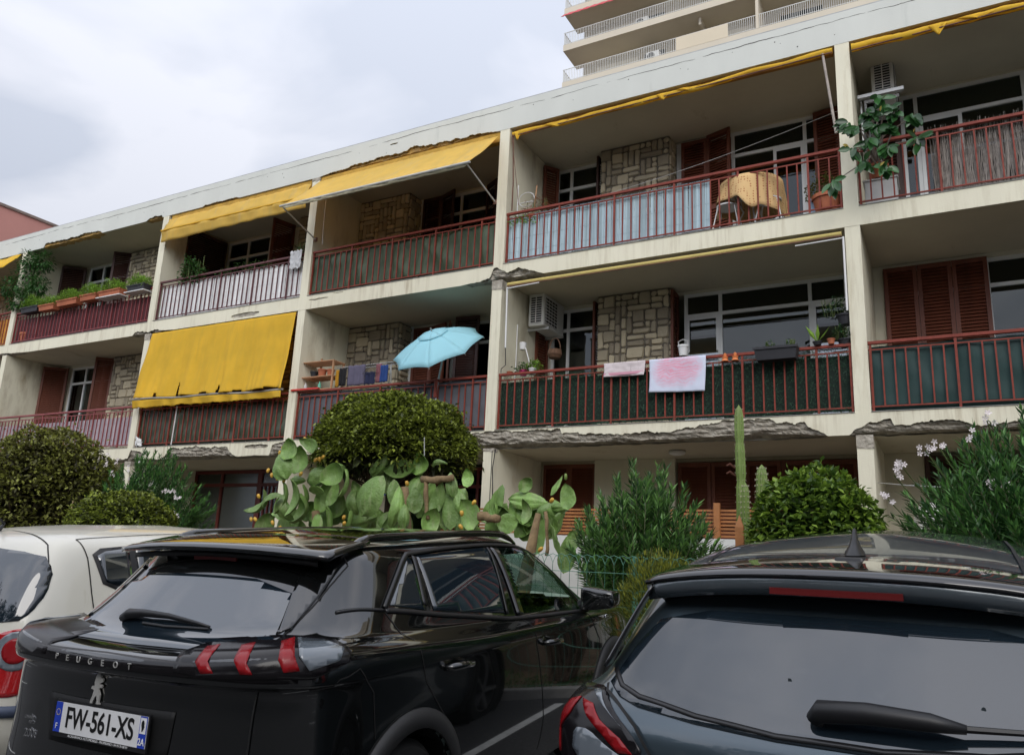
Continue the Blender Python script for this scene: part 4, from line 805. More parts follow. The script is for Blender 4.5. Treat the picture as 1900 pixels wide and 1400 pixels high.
for e in ends:
    bm_.tube([(5.9, .2, 3.42), (lerp(5.9, e[0], .5), -.1, lerp(3.5, e[2], .6) + .1), e], [.014, .010, .006], 6)
    for _ in range(random.choice((7, 8, 9))): bigleaf(m, Vector(e) + rdir() * .04, (rr(-.75, .75), rr(-.5, .2), rr(-1.5, .1)), rr(.15, .22), rr(.075, .105))
m.build('foliage', RL, t, smooth=True); bm_.build('stem', M('pale_bark', (.30, .26, .22), .9), t)
m = MB()
for e in ((6.0, -.34, 3.93), (6.36, -.36, 3.5), (5.95, -.40, 3.12), (5.6, -.36, 3.5)): bigleaf(m, e, (rr(-.5, .5), -.3, .1), .09, .04)
m.build('yellow_leaf', M('yellowed_leaf', (.55, .42, .10), .5, trans=.2), t, smooth=True)
# white rag and plastic rod on the torn blind balcony, chair shapes behind
m = MB(); m.tube([(-7.45, .0, .82), (-7.47, .0, .02)], .012); tag(m.build('white_rod', WP), 'white rod propped against the railing below the torn blind', 'rod')
m = MB(); m.grid(lambda u, v: (-8.62 + .22 * u + .04 * nz3(v * 4, 1), -.02 + .05 * sin(u * 7 + v * 3) * .5, .02 + .24 * v * (1 - .5 * u) + .03 * nz3(u * 5, v * 5)), 12, 12); tag(m.build('white_rag', PW, smooth=True, solid=.01), 'white crumpled rag at the foot of the railing by the column', 'rag')
m = MB(); m.lathe([(.001, .0), (.10, .0), (.13, -.02), (.12, -.05), (.06, -.07), (.001, -.07)], 20, (2.9, .8, ZB[0] - .004)); tag(m.build('ceiling_lamp', PW, smooth=True), 'round white lamp on the ceiling above the ground floor terrace', 'lamp')
m = MB()
def dish(u, v): a = u * 2 * pi; r = v * .20; return (6.22 + r * cos(a), .35 + .18 * v * v - .06 * sin(a) * v, -1.30 + r * 1.1 * sin(a))
m.grid(dish, 28, 6); m.tube([(6.1, .4, -1.35), (6.1, .6, -1.6), (6.1, .6, -3.2)], .02); m.tube([(6.1, .38, -1.6), (6.05, .0, -1.35)], .01); tag(m.build('satellite_dish', AW, smooth=True), 'white satellite dish behind the right oleander', 'satellite dish')
m = MB(); m.tube([(5.64, .3, -.85), (6.0, .2, -.9), (6.5, .2, -.93)], .006, 5); tag(m.build('wall_wire', GALV), 'thin wire running from the column towards the right oleander', 'wire')
m = MB(); m.tube([(.21, .02, -.3), (.19, -.01, -.6), (.215, -.01, -1.0), (.20, -.01, -2.2)], .008, 6); m.tube([(.17, -.01, -.33), (.165, -.01, -1.3), (.17, -.01, -2.2)], .006, 6); tag(m.build('wall_cable', BLK), 'black cables running down the ground floor column', 'cable')
m = MB(); m.box(-2.35, -1.45, -.02, .01, -1.02, -.84); tag(m.build('blue_sign', M('sign_blue', (.02, .05, .25), .4)), 'small blue sign half hidden under the tall clipped dome', 'sign')
# wooden slat fence and terrace wall
t = thing('terrace_wall', (3, -1.15, -3.2), 'low white terrace wall behind the shrubs', 'wall'); m = MB(); m.box(-.2, 5.4, -1.2, -1.05, -3.3, -1.66); m.build('wall', M('white_render', (.72, .72, .68), .9, .08, 2, .1, 40), t)
OW = M('orange_wood', (.42, .17, .055), .6, .25, 6, .1, 40); t = thing('slat_fence', (3, -1.12, -1.66), 'orange brown wooden slat fence on top of the white terrace wall', 'fence'); m = MB()
for k in range(8): z = -1.64 + k * .043; m.box(-.2, 5.4, -1.15 + .002 * (k % 2), -1.13, z, z + .024)
m.build('slats', OW, t)
for x in (.9, 2.95, 4.0, 5.3): m = MB(); m.box(x - .035, x + .035, -1.20, -1.152, -1.66, -1.24); m.build('post', OW, t)
# ---------------------------------------------------------------- shrubs
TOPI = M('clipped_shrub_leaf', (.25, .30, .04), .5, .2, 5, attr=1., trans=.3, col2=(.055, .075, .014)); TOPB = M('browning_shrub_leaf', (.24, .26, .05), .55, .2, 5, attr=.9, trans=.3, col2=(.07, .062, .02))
BOXL = M('bright_shrub_leaf', (.20, .30, .035), .4, .2, 5, attr=.7, trans=.3, col2=(.06, .13, .02)); BARK = M('twig_bark', (.075, .05, .032), .95, .3, 20)
def clipped(loc, rx, ry, z0, zt, n, L, Wd, mat, label, label2=None, name='clipped_shrub', legs=True, flat=.0, trunk=None):
    cx, cy = loc; t = thing(name, (cx, cy, -3.2), label, 'shrub'); m = MB(); H = zt - z0; pts = []
    for _ in range(n):
        d = rdir(-.25 if flat == 0 else flat); k = 1 if random.random() < .62 else rr(.62, .98)
        if d.z < 0 and random.random() < .35: continue
        p = Vector((cx + d.x * rx, cy + d.y * ry, z0 + max(d.z, -.3) * H)); b = (1 if random.random() > .02 else rr(1.03, 1.12)) + .10 * nz3(d.x * 3.1 + cx, d.y * 3.1, d.z * 3.1) + .05 * nz3(d.x * 8, d.y * 8, d.z * 8 + cx) + rr(-.02, .02)
        if nz3(d.x * 5 + cx, d.y * 5, d.z * 5) > .24 and random.random() < .62: continue
        c = Vector((cx, cy, z0 - .1)); p = c + (p - c) * b * k
        pts.append((p, d * .7 + rdir() * .9 + Vector((0, 0, .15))))
    leafset(m, pts, L, Wd, .2); pts = []
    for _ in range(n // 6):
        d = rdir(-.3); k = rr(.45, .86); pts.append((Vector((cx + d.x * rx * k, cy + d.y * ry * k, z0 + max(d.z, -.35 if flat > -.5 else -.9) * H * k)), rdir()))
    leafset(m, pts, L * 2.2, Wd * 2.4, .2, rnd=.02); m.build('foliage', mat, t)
    tw = MB()
    for _ in range(60):
        d = rdir(-.1); s = Vector((cx + rr(-.25, .25) * rx, cy + rr(-.25, .25) * ry, -3.2 if trunk is None else trunk)); e = Vector((cx + d.x * rx * .9, cy + d.y * ry * .9, z0 + d.z * H * .88)); mid = s.lerp(e, .5) + Vector((0, 0, -.1)) + rdir() * .08
        tw.tube([s, mid, e], [.016, .011, .004], 5, False)
    tw.build('branch', BARK, t)
    if trunk is not None:
        for k in range(3): w = MB(); w.tube([(cx + rr(-.1, .1), cy, -3.2), (cx + rr(-.15, .15), cy + rr(-.1, .1), trunk + .1)], [.07, .05], 8); w.build('trunk', BARK, t)
    return t
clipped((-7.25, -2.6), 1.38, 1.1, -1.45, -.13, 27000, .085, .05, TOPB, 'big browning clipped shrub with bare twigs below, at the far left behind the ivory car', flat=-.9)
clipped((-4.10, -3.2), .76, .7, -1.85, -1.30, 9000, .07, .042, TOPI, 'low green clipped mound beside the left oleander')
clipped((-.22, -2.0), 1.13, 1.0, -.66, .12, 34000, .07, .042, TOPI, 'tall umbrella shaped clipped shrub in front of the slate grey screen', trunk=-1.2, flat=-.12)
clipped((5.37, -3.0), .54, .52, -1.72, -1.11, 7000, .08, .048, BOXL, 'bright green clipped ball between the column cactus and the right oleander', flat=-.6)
# oleanders
OLE = M('oleander_leaf', (.10, .23, .05), .42, .2, 5, attr=.8, trans=.25, col2=(.03, .10, .03)); OLE2 = M('oleander_leaf_blue', (.13, .26, .06), .42, .2, 5, attr=.9, trans=.25, col2=(.035, .10, .03))
PET = M('oleander_petal', (.92, .84, .84), .6, .08, 9, trans=.3)
def oleander(cx, cy, zb, H, spread, n, mat, label, flowers, L=.145, lean=(0, 0), Wd=.026):
    t = thing('oleander', (cx, cy, zb), label, 'shrub'); m = MB(); st = MB(); tips = []
    for k in range(n):
        a = rr(0, 2 * pi); r = spread * sqrt(random.random()) * (1 if random.random() < .8 else 1.12); tx, ty = cx + r * cos(a) + lean[0], cy + r * sin(a) * .75 + lean[1]; h = H * (1 - .38 * (r / spread) ** 2) * rr(.82, 1.04)
        p0 = Vector((cx + .2 * cos(a), cy + .2 * sin(a), zb)); p2 = Vector((tx, ty, zb + h)); p1 = p0.lerp(p2, .5) + Vector((-(tx - cx) * .18, -(ty - cy) * .18, .06 * h))
        Q = [p0.lerp(p1, s).lerp(p1.lerp(p2, s), s) for s in [i / 12 for i in range(13)]]; st.tube(Q, [.010 - .007 * i / 12 for i in range(13)], 5, False); tips.append(p2)
        s = .22
        while s < 1:
            p = p0.lerp(p1, s).lerp(p1.lerp(p2, s), s); ax = (p1.lerp(p2, s) - p0.lerp(p1, s)).normalized(); ph = rr(0, 6.3); u = ax.orthogonal().normalized(); v = ax.cross(u)
            for j in range(3):
                b_ = ph + j * 2.09; d = (u * cos(b_) + v * sin(b_)) * (.75 if s < .9 else .5) + ax * (.7 if s < .9 else 1.1); leafset(m, [(p, d)], L * (1.0 if s < .85 else .8), Wd, .12)
            s += .036 * 1.3 / H
    m.build('foliage', mat, t); st.build('stem', M('oleander_stem', (.11, .12, .06), .8), t)
    fl = MB()
    for (x, z) in flowers:
        y = cy - rr(.2, .5)
        for _ in range(random.choice((3, 4, 5))):
            c = Vector((x + rr(-.055, .055), y + rr(-.04, .04), z + rr(-.05, .05))); nrm = Vector((rr(-.5, .5), -1, rr(-.3, .7))).normalized(); u = nrm.orthogonal().normalized(); v = nrm.cross(u); ph = rr(0, 6)
            for j in range(5):
                a = ph + j * 1.257; d = u * cos(a) + v * sin(a); e = u * cos(a + .5) + v * sin(a + .5); f = u * cos(a - .35) + v * sin(a - .35); fl.add([c, c + f * .018 + nrm * .004, c + d * .030 + nrm * .010, c + e * .024 + nrm * .004], [(0, 1, 2, 3)])
        st2 = MB(); st2.tube([(x, y, z - .02), (x * .8 + cx * .2, cy - .05, z - .35)], .005, 5, False); st2.build('flower_stalk', M('green_stem'), t)
    if fl.v: fl.build('blossom', PET, t)
    return t
oleander(-5.55, -1.9, -3.2, 2.72, 1.25, 190, OLE, 'flowering oleander with white blossoms between the two left shrubs', [(-6.3, -.62), (-6.1, -.55), (-5.95, -.72), (-5.6, -.68), (-5.45, -.80), (-5.2, -.74), (-5.5, -.92), (-5.75, -.88), (-4.95, -1.02), (-5.1, -1.2), (-4.7, -1.15), (-4.45, -1.18), (-4.1, -1.28), (-4.05, -1.55), (-4.9, -1.38), (-6.45, -.75)], lean=(.25, 0), L=.13)
oleander(3.72, -3.0, -3.2, 2.18, .80, 150, OLE2, 'dark green oleander without flowers in front of the wooden slat fence', [])
oleander(7.25, -2.3, -3.2, 2.62, 1.25, 240, OLE, 'large oleander with a few white blossoms at the right edge', [(6.28, -.86), (6.40, -.84), (6.78, -.64), (6.62, -.78), (6.02, -1.11), (6.10, -1.05), (5.94, -1.30), (6.74, -1.22), (6.84, -1.23)], lean=(-.1, 0))
# conifer
m = MB(); pts = []
for _ in range(5200):
    d = rdir(-.5); lump = 1 + .22 * nz3(d.x * 3, d.y * 3, d.z * 3 + 5); pts.append((Vector((4.25 + d.x * .40 * lump * rr(.7, 1), -3.95 + d.y * .35 * lump * rr(.7, 1), -2.42 + d.z * .52 * lump * rr(.7, 1))), d + Vector((0, 0, .9)) + rdir() * .4))
t = thing('dwarf_conifer', (4.25, -3.95, -3.3), 'yellow green dwarf conifer squeezed between the two dark cars', 'shrub'); leafset(m, pts, .055, .012, 0); m.build('foliage', M('golden_conifer_leaf', (.24, .25, .03), .6, .2, 5, attr=.7, trans=.25, col2=(.07, .10, .012)), t)
m = MB(); m.tube([(4.25, -3.95, -3.3), (4.25, -3.95, -2.6)], [.05, .02], 6); m.build('trunk', BARK, t)
# column cactus and its spiny neighbours
CAC = M('cactus_skin', (.17, .25, .055), .5, .2, 6, .15, 60, dirt=(.28, .26, .10), dscale=5, dpos=.6); SPN = M('cactus_spine', (.55, .5, .38), .6)
def column(x, y, z0, z1, r, label, ribs=7, name='column_cactus', bulge=(), cat='cactus', dense=5):
    t = thing(name, (x, y, z0), label, cat); m = MB(); n = ribs * 4; K = 50; sp = MB()
    def rad(t_): return r * (1 if t_ < .93 else sqrt(max(0, 1 - ((t_ - .93) / .07) ** 2))) * (1 - .22 * t_) * (1 - sum(.22 * math.exp(-((t_ - b) / .012) ** 2) for b in bulge))
    def P(u, v): a = u * 2 * pi; q = rad(v) * (1 + .20 * cos(a * ribs)); wob = .022 * nz3(v * 3, x) ; return (x + wob + .012 * v + q * cos(a), y + q * sin(a), lerp(z0, z1, v))
    m.grid(P, n, K); m.build('stem', CAC, t, smooth=True)
    for k in range(ribs):
        v = .02
        while v < .99:
            p = Vector(P(k / ribs, v)); o = Vector((p.x - x, p.y - y, 0)).normalized()
            for _ in range(dense): d = (o + rdir() * .8).normalized(); sp.bar(p, p + d * rr(.008, .018), .0016)
            v += .026
    sp.build('spines', SPN, t)['kind'] = 'stuff'; return t
t = column(4.545, -2.3, -3.2, -.30, .052, 'tall ribbed column cactus rising above the slat fence', 7, bulge=(.72, .86, .55), dense=3)
for z, s in ((-.98, -1), (-1.06, -1)):
    m = MB(); m.tube([(4.50, -2.33, z), (4.45, -2.36, z + .04), (4.42, -2.37, z + .02)], [.008, .014, .010], 6); m.build('dried_flower', M('dried_brown', (.10, .035, .02), .9), t)
column(4.80, -2.5, -3.2, -.97, .058, 'short hairy cactus with a spiny crown beside the tall column', 9, dense=14); column(4.66, -2.6, -3.2, -1.16, .04, 'thin spiny cactus left of the hairy one', 8, dense=12)
# prickly pear
PP = M('prickly_pear_skin', (.19, .32, .08), .48, .35, 6, .5, 38, attr=.6, dirt=(.28, .34, .15), dscale=7, dpos=.52); PB = M('prickly_pear_bark', (.22, .15, .075), .9, .3, 14, .5, 40); FRU = M('prickly_pear_fruit', (.62, .36, .05), .5, .25, 14, attr=.3, dirt=(.35, .36, .07), dscale=9, dpos=.55)
pear = thing('prickly_pear', (.2, -2.8, -3.2), 'sprawling prickly pear with drooping pads and yellow fruit behind the black SUV', 'cactus')
def pearpt(a, b_, y):   # spot in the plant: measured from its picture position to its own depth
    u, v = 440 + a / 2.879, 720 + b_ / 2.879; d = Vector(((u - 950) / 1468.4, -(v - 700) / 1468.4, -1)); w = Matrix([r[:3] for r in CR]) @ d; k = (y + 10.6764) / w.y
    return Vector((6.479, -10.6764, -2.0803)) + w * k
def pad(c, L, Wd, ang, yaw, par=pear, mat=PP, name='pad', curl=None):
    m = MB(); K, Nn = 10, 14; vs = []; curl = rr(-1.3, 1.3) if curl is None else curl; r_ = random.random(); s0 = rr(0, 9)
    for side_ in (1, -1):
        for i in range(K + 1):
            t_ = i / K; w = Wd / 2 * (sin(pi * min(1, t_ ** .82)) ** .62) if 0 < t_ < 1 else 0
            for j in range(Nn + 1):
                e = j / Nn * 2 - 1; th = .017 * sqrt(max(0, 1 - e * e)) * (sin(pi * t_) ** .5 if 0 < t_ < 1 else 0) * side_
                x = e * w + .006 * nz3(t_ * 5, e * 2 + s0); z = (t_ - .5) * L; y = th + curl * L * (t_ - .5) ** 2 + curl * .5 * Wd * e * e * .5 + .016 * nz3(x * 14 + s0, z * 14, s0) + .010 * sin(e * 9 + s0) * (1 - t_) * (curl > 0)
                vs.append((x, y, z))
    n1 = (K + 1) * (Nn + 1); fs = []
    for o_ in (0, n1):
        for i in range(K):
            for j in range(Nn): q = (o_ + i * (Nn + 1) + j, o_ + i * (Nn + 1) + j + 1, o_ + (i + 1) * (Nn + 1) + j + 1, o_ + (i + 1) * (Nn + 1) + j); fs.append(q if o_ else q[::-1])
    m.T = Matrix.Translation(c) @ Matrix.Rotation(radians(ang), 4, 'Y') @ Matrix.Rotation(radians(yaw), 4, 'Z'); m.add(vs, fs, r_)
    return m.build(name, mat, par, smooth=True)
PADS = [(295, 330, 100, 95, 10), (235, 415, 135, 115, -30), (345, 385, 130, 85, 10), (405, 308, 120, 60, -65), (405, 455, 140, 90, 65), (545, 448, 135, 95, 60), (592, 510, 130, 85, 10), (520, 560, 130, 65, 20), (470, 570, 160, 75, 20), (170, 575, 130, 60, 65), (140, 635, 150, 60, 50), (212, 640, 130, 90, -20), (265, 590, 150, 65, 10), (325, 590, 170, 60, 5), (375, 590, 130, 60, 0), (430, 540, 90, 55, 90), (307, 491, 80, 42, 90), (150, 720, 120, 85, 20), (285, 700, 130, 90, 10), (375, 650, 140, 90, 10), (430, 720, 90, 65, 0), (545, 620, 120, 65, 15), (590, 605, 120, 65, -10), (705, 572, 215, 145, 28), (765, 430, 140, 65, 40), (800, 490, 130, 52, 0), (885, 440, 190, 95, 98), (998, 410, 105, 90, 0), (1070, 390, 80, 22, 80), (930, 560, 180, 95, 20), (861, 640, 200, 70, 10), (890, 685, 125, 55, 0), (950, 600, 120, 75, 0), (1145, 515, 120, 55, -10), (1075, 590, 160, 70, 20), (1102, 650, 200, 65, 0), (1142, 640, 205, 90, -5), (1192, 600, 150, 65, -20), (1257, 672, 160, 115, -30), (1237, 482, 88, 58, -5), (1390, 600, 160, 105, 20), (1380, 685, 110, 65, 40), (1455, 722, 115, 95, 80), (1550, 508, 82, 60, 45), (1548, 600, 210, 85, 95), (1558, 662, 120, 55, -5), (1620, 642, 110, 55, 40), (1712, 522, 110, 75, 35), (1770, 580, 125, 82, -10), (1720, 652, 110, 60, 82), (1618, 790, 190, 95, 10), (1700, 802, 160, 65, -20), (1765, 882, 190, 85, 10), (1792, 812, 95, 62, 0), (645, 712, 150, 85, 80), (716, 700, 120, 48, 0), (762, 700, 105, 85, 30), (1030, 700, 130, 85, 15), (600, 725, 120, 80, 30), (500, 700, 130, 80, -15), (840, 560, 130, 70, -10), (930, 420, 90, 70, 60), (1020, 560, 120, 70, 30), (650, 560, 110, 70, -10), (470, 480, 110, 70, 15)]
for i, (a, b_, L, Wd, an) in enumerate(PADS):
    y = -2.8 + rr(-.30, .30) + (.1 if i > 39 else 0); c = pearpt(a, b_, y); k = 1 / 2.879 / 1468 * (y + 10.68) / .86 * 1.0
    k = (pearpt(a, b_ - 50, y) - c).length / 50
    pad(c, L * k * 1.15, Wd * k * 1.18, an, rr(-55, 55) if i > 5 else rr(-18, 18))
for _ in range(75):
    a, b_ = (rr(180, 1240), rr(600, 760)) if random.random() < .75 else (rr(1330, 1700), rr(640, 760)); c = pearpt(a, b_, -2.45 + rr(-.1, .2)); pad(c, rr(.26, .38), rr(.18, .26), rr(-40, 40), rr(-60, 60))
for a, b_, a2, b2, r_ in ((985, 490, 1150, 480, .045), (1290, 680, 1400, 700, .05), (1005, 480, 1015, 700, .028), (1650, 660, 1655, 900, .02)):
    m = MB(); A_, B_ = pearpt(a, b_, -2.9), pearpt(a2, b2, -2.9); m.tube([A_.lerp(B_, t_ / 6) + rdir() * .012 for t_ in range(7)], [r_ * rr(.8, 1.15) for _ in range(7)], 10); m.build('woody_stem', PB, pear, smooth=True)
m = MB(); m.tube([(-.9, -2.7, -3.2), (-.6, -2.75, -2.2), (-.8, -2.8, -1.5)], [.12, .10, .05], 8); m.tube([(.5, -2.7, -3.2), (.7, -2.8, -2.1), (.6, -2.8, -1.2)], [.14, .11, .05], 8); m.tube([(1.8, -2.7, -3.2), (2.3, -2.8, -2.3), (2.45, -2.8, -1.5)], [.11, .09, .03], 8); m.tube([(-1.4, -2.8, -3.2), (-1.5, -2.8, -1.8)], [.09, .05], 8)
m.build('trunk', PB, pear, smooth=True)
for (a, b_) in [(365, 272), (228, 345), (240, 385), (265, 395), (165, 440), (185, 465), (215, 480), (250, 492), (270, 470), (340, 458), (460, 368), (420, 383), (440, 380), (115, 577), (75, 700), (98, 700), (190, 718), (228, 745), (570, 690), (572, 722), (908, 508), (1265, 610), (1200, 668), (1195, 740), (1680, 600), (1620, 860), (200, 455), (252, 360), (245, 320)]:
    c = pearpt(a, b_, -3.0); m = MB(); m.lathe([(.001, -.034), (.014, -.028), (.023, -.006), (.022, .018), (.014, .032), (.004, .030), (.001, .028)], 10)
    R_ = Matrix.Rotation(rr(-.9, .9), 4, 'Y') @ Matrix.Rotation(rr(-.5, .5), 4, 'X'); m.v = [Vector(c) + (R_ @ p) * rr(.95, 1.05) for p in m.v]; m.build('fruit', FRU, pear, smooth=True)
m = MB(); m.tube([pearpt(1000, 360, -2.8), pearpt(1000, 262, -2.8)], .006, 5); tag(m.build('metal_stake', GALV), 'thin grey stake standing out of the prickly pear', 'stake')
m = MB(); p_ = pearpt(1755, 480, -2.8); m.lathe([(.001, -.02), (.016, -.01), (.018, .03), (.012, .05), (.001, .05)], 10, p_); m.build('flower_bud', CAC, pear, smooth=True)
# dead stalk by the ivory car roof
m = MB(); m.tube([(-5.25, -3.3, -3.2), (-5.22, -3.3, -1.75), (-5.2, -3.3, -1.42)], [.02, .016, .01], 6); m.tube([(-5.22, -3.3, -1.75), (-5.32, -3.3, -1.88)], [.012, .005], 5); tag(m.build('cut_stalk', M('dead_wood', (.35, .25, .14), .9)), 'pale cut stalk between the left clipped shrubs', 'stalk')
# green wire fence with looped top
WG = M('green_wire_coating', (.08, .22, .15), .45, .1, 8); f = thing('wire_fence', (3, -4.0, -3.3), 'green wire garden fence with looped top edge between the cars and shrubs', 'fence'); m = MB(); yF = -4.02; sp_ = .085
x = -9.0
while x < 9.2:
    m.tube([(x, yF, -3.35), (x, yF, -2.03)] + [(x + sp_ - sp_ * cos(a), yF, -2.03 + .08 * sin(a)) for a in (pi / 4, pi / 2, 3 * pi / 4)] + [(x + 2 * sp_, yF, -2.03), (x + 2 * sp_, yF, -3.35)] if int(round(x / sp_)) % 1 == 0 else [], .0028, 4, False); x += sp_
m.build('upright_wires', WG, f)
for z in (-2.10, -2.24, -2.38, -2.55, -2.72, -2.9, -3.1): m = MB(); m.tube([(-9, yF - .003, z), (9.2, yF - .003, z)], .0026, 4, False); m.build('cross_wire', WG, f)
for x in (-6.0, -3.5, -1.0, 1.5, 4.02, 6.5): m = MB(); m.box(x - .02, x + .02, yF + .01, yF + .05, -3.4, -1.95); m.build('post', WG, f)
m = MB(); m.box(4.62, 4.70, -2.9, -2.86, -3.2, -1.62); m.add([(4.62, -2.9, -1.62), (4.70, -2.9, -1.62), (4.70, -2.86, -1.62), (4.62, -2.86, -1.62), (4.66, -2.88, -1.5)], [(0, 1, 4), (1, 2, 4), (2, 3, 4), (3, 0, 4)]); tag(m.build('wooden_post', OW), 'short pointed wooden post below the column cactus', 'post')
# weeds so that the bed is not bare
m = MB(); pts = []
for _ in range(9000): x = rr(-9, 9); y = rr(-3.85, -1.3); pts.append((Vector((x, y, -3.26)), rdir(.2) + Vector((0, 0, .6))))
leafset(m, pts, .13, .02, .2); tag(m.build('ground_cover', LEAF), 'low weeds covering the garden bed behind the cars', 'weeds', None, 'stuff')
# ---------------------------------------------------------------- across the car park (seen in the paint and glass)
def bigtree(x, y, H, R_, label):
    t = thing('evergreen_tree', (x, y, gz(0, max(-60, y))), label, 'tree', 'evergreen trees across the car park'); z0 = gz(0, y); m = MB(); pts = []; w = MB()
    w.tube([(x, y, z0 - .1), (x + rr(-.2, .2), y, z0 + H * .45), (x, y, z0 + H * .8)], [.28, .2, .06], 8)
    for k in range(34):
        a = rr(0, 6.3); h = rr(.18, .97); rad = R_ * (1 - ((h - .5) / .62) ** 2) ** .5 * rr(.35, .85); c = Vector((x + rad * cos(a), y + rad * sin(a), z0 + H * h)); q = R_ * rr(.28, .45)
        w.tube([(x, y, z0 + H * h * .7), c], [.07, .02], 5)
        for _ in range(190): d = rdir(); pts.append((c + d * q * rr(.5, 1), d + rdir()))
    leafset(m, pts, .42, .26, .2); m.build('crown', M('evergreen_leaf', (.030, .055, .016), .7, .2, 3, attr=.8), t); w.build('trunk', BARK, t)
for x, y, H, R_ in ((-15, -21, 10.5, 3.8), (-9.5, -23, 11.5, 3.9), (-4, -22, 9.5, 3.6), (1.5, -24, 11.5, 4.0), (7, -23, 9.5, 3.7), (12.5, -24, 11, 3.9), (18.5, -22, 9.5, 3.8), (-21, -20, 8, 3.6), (24, -18, 8.5, 3.6), (28, -11, 7.5, 3.5)): bigtree(x, y, H, R_, 'dark evergreen tree standing across the car park')
# ---------------------------------------------------------------- cars
def ring_pts(zr, zs, zf, xr, xf, w, kr=1., kf=1.):
    rear = [(0, 0), (.35, .012), (.68, .045), (.88, .11), (.975, .22), (1, .40)]; front = [(1, .55), (.97, .32), (.86, .14), (.55, .04), (0, 0)]
    P = []
    for i, (fy, dx) in enumerate(rear): P.append((xr + dx * kr, fy * w, lerp(zr, zs, (i / 5) ** 1.3)))
    xa, xb = xr + .40 * kr, xf - .55 * kf
    for t in (1 / 6, 2 / 6, 3 / 6, 4 / 6, 5 / 6): P.append((lerp(xa, xb, t), w * (1.004 if .2 < t < .8 else 1), lerp(zs, lerp(zs, zf, .35), t)))
    z1 = lerp(zs, zf, .35)
    for i, (fy, dx) in enumerate(front): P.append((xf - dx * kf, fy * w * .985, lerp(z1, zf, (i / 4) ** .8)))
    return P
def car_body(rings, zc, name, mat, parent, lv=3, keep=None, tweak=None):
    R_ = [ring_pts(*r) for r in rings]; n = len(R_[0]); vs = []; fs = []
    if tweak: tweak(R_)
    full = 2 * n - 2
    for r in R_: vs += [Vector((x, y, z)) for x, y, z in r] + [Vector((x, -y, z)) for x, y, z in r[-2:0:-1]]
    L = len(R_)
    for j in range(L - 1):
        for i in range(full): fs.append((j * full + i, (j + 1) * full + i, (j + 1) * full + (i + 1) % full, j * full + (i + 1) % full))
    b0 = len(vs); xs = [R_[-1][i][0] for i in range(n)]
    ce = [Vector((lerp(R_[-1][0][0] + .08, R_[-1][-1][0] - .08, i / (n - 1)), 0, zc)) for i in range(1, n - 1)]; vs += ce
    top = (L - 1) * full
    for i in range(n - 1):
        a, b_ = top + i, top + i + 1; ca = b0 + i - 1 if 1 <= i else None; cb = b0 + i if i + 1 <= n - 2 else None
        m_ = lambda k: top + (full - k) % full
        if ca is None: fs.append((a, cb, b_)); fs.append((a, m_(1), cb))
        elif cb is None: fs.append((a, ca, b_)); fs.append((b_, ca, m_(i)))
        else: fs.append((a, ca, cb, b_)); fs.append((ca, m_(i), m_(i + 1), cb))
    me = bpy.data.meshes.new('t'); me.from_pydata(vs, [], fs); o = bpy.data.objects.new('t', me); C.objects.link(o)
    bm = bmesh.new(); bm.from_mesh(me); bmesh.ops.recalc_face_normals(bm, faces=bm.faces); bm.to_mesh(me); bm.free()
    s = o.modifiers.new('s', 'SUBSURF'); s.levels = s.render_levels = lv
    dg = bpy.context.evaluated_depsgraph_get(); m2 = bpy.data.meshes.new_from_object(o.evaluated_get(dg)); bpy.data.objects.remove(o)
    bm = bmesh.new(); bm.from_mesh(m2); bvh = BVHTree.FromBMesh(bm)
    if keep:
        bmesh.ops.delete(bm, geom=[f for f in bm.faces if not keep(f.calc_center_median())], context='FACES')
    bm.to_mesh(m2); bm.free(); m2.name = name; m2.materials.append(mat)
    m2.polygons.foreach_set('use_smooth', [True] * len(m2.polygons))
    o = bpy.data.objects.new(name, m2); C.objects.link(o); o.parent = parent
    return o, bvh
def pip(p, poly):
    x, y = p; c = False; j = len(poly) - 1
    for i in range(len(poly)):
        if (poly[i][1] > y) != (poly[j][1] > y) and x < (poly[j][0] - poly[i][0]) * (y - poly[i][1]) / (poly[j][1] - poly[i][1]) + poly[i][0]: c = not c
        j = i
    return c
R2008 = [(.25, .22, .25, .16, 4.16, .80), (.38, .36, .36, .05, 4.26, .86), (.55, .55, .50, .0, 4.30, .885, 1.2), (.72, .72, .62, .03, 4.30, .89, 1.3), (.90, .88, .76, .015, 4.26, .887, 1.4), (.982, .962, .83, .03, 4.20, .889, 1.45), (.993, .974, .84, -.018, 4.18, .891, 1.5), (1.001, .982, .845, -.026, 4.17, .891, 1.5),
         (1.050, 1.018, .885, -.018, 4.10, .886, 1.5), (1.064, 1.036, .90, .0, 4.05, .872, 1.4), (1.074, 1.05, .92, .04, 3.95, .852, 1.3), (1.098, 1.08, .975, .20, 3.65, .805, 1.2), (1.110, 1.094, .985, .245, 3.58, .795, 1.5), (1.26, 1.24, 1.22, .37, 3.18, .735, 1.7), (1.40, 1.38, 1.40, .50, 2.88, .665, 1.5),
         (1.475, 1.455, 1.48, .60, 2.66, .61, .9), (1.515, 1.51, 1.525, .85, 2.35, .46, .5), (1.533, 1.535, 1.54, 1.0, 2.1, .22, .5)]
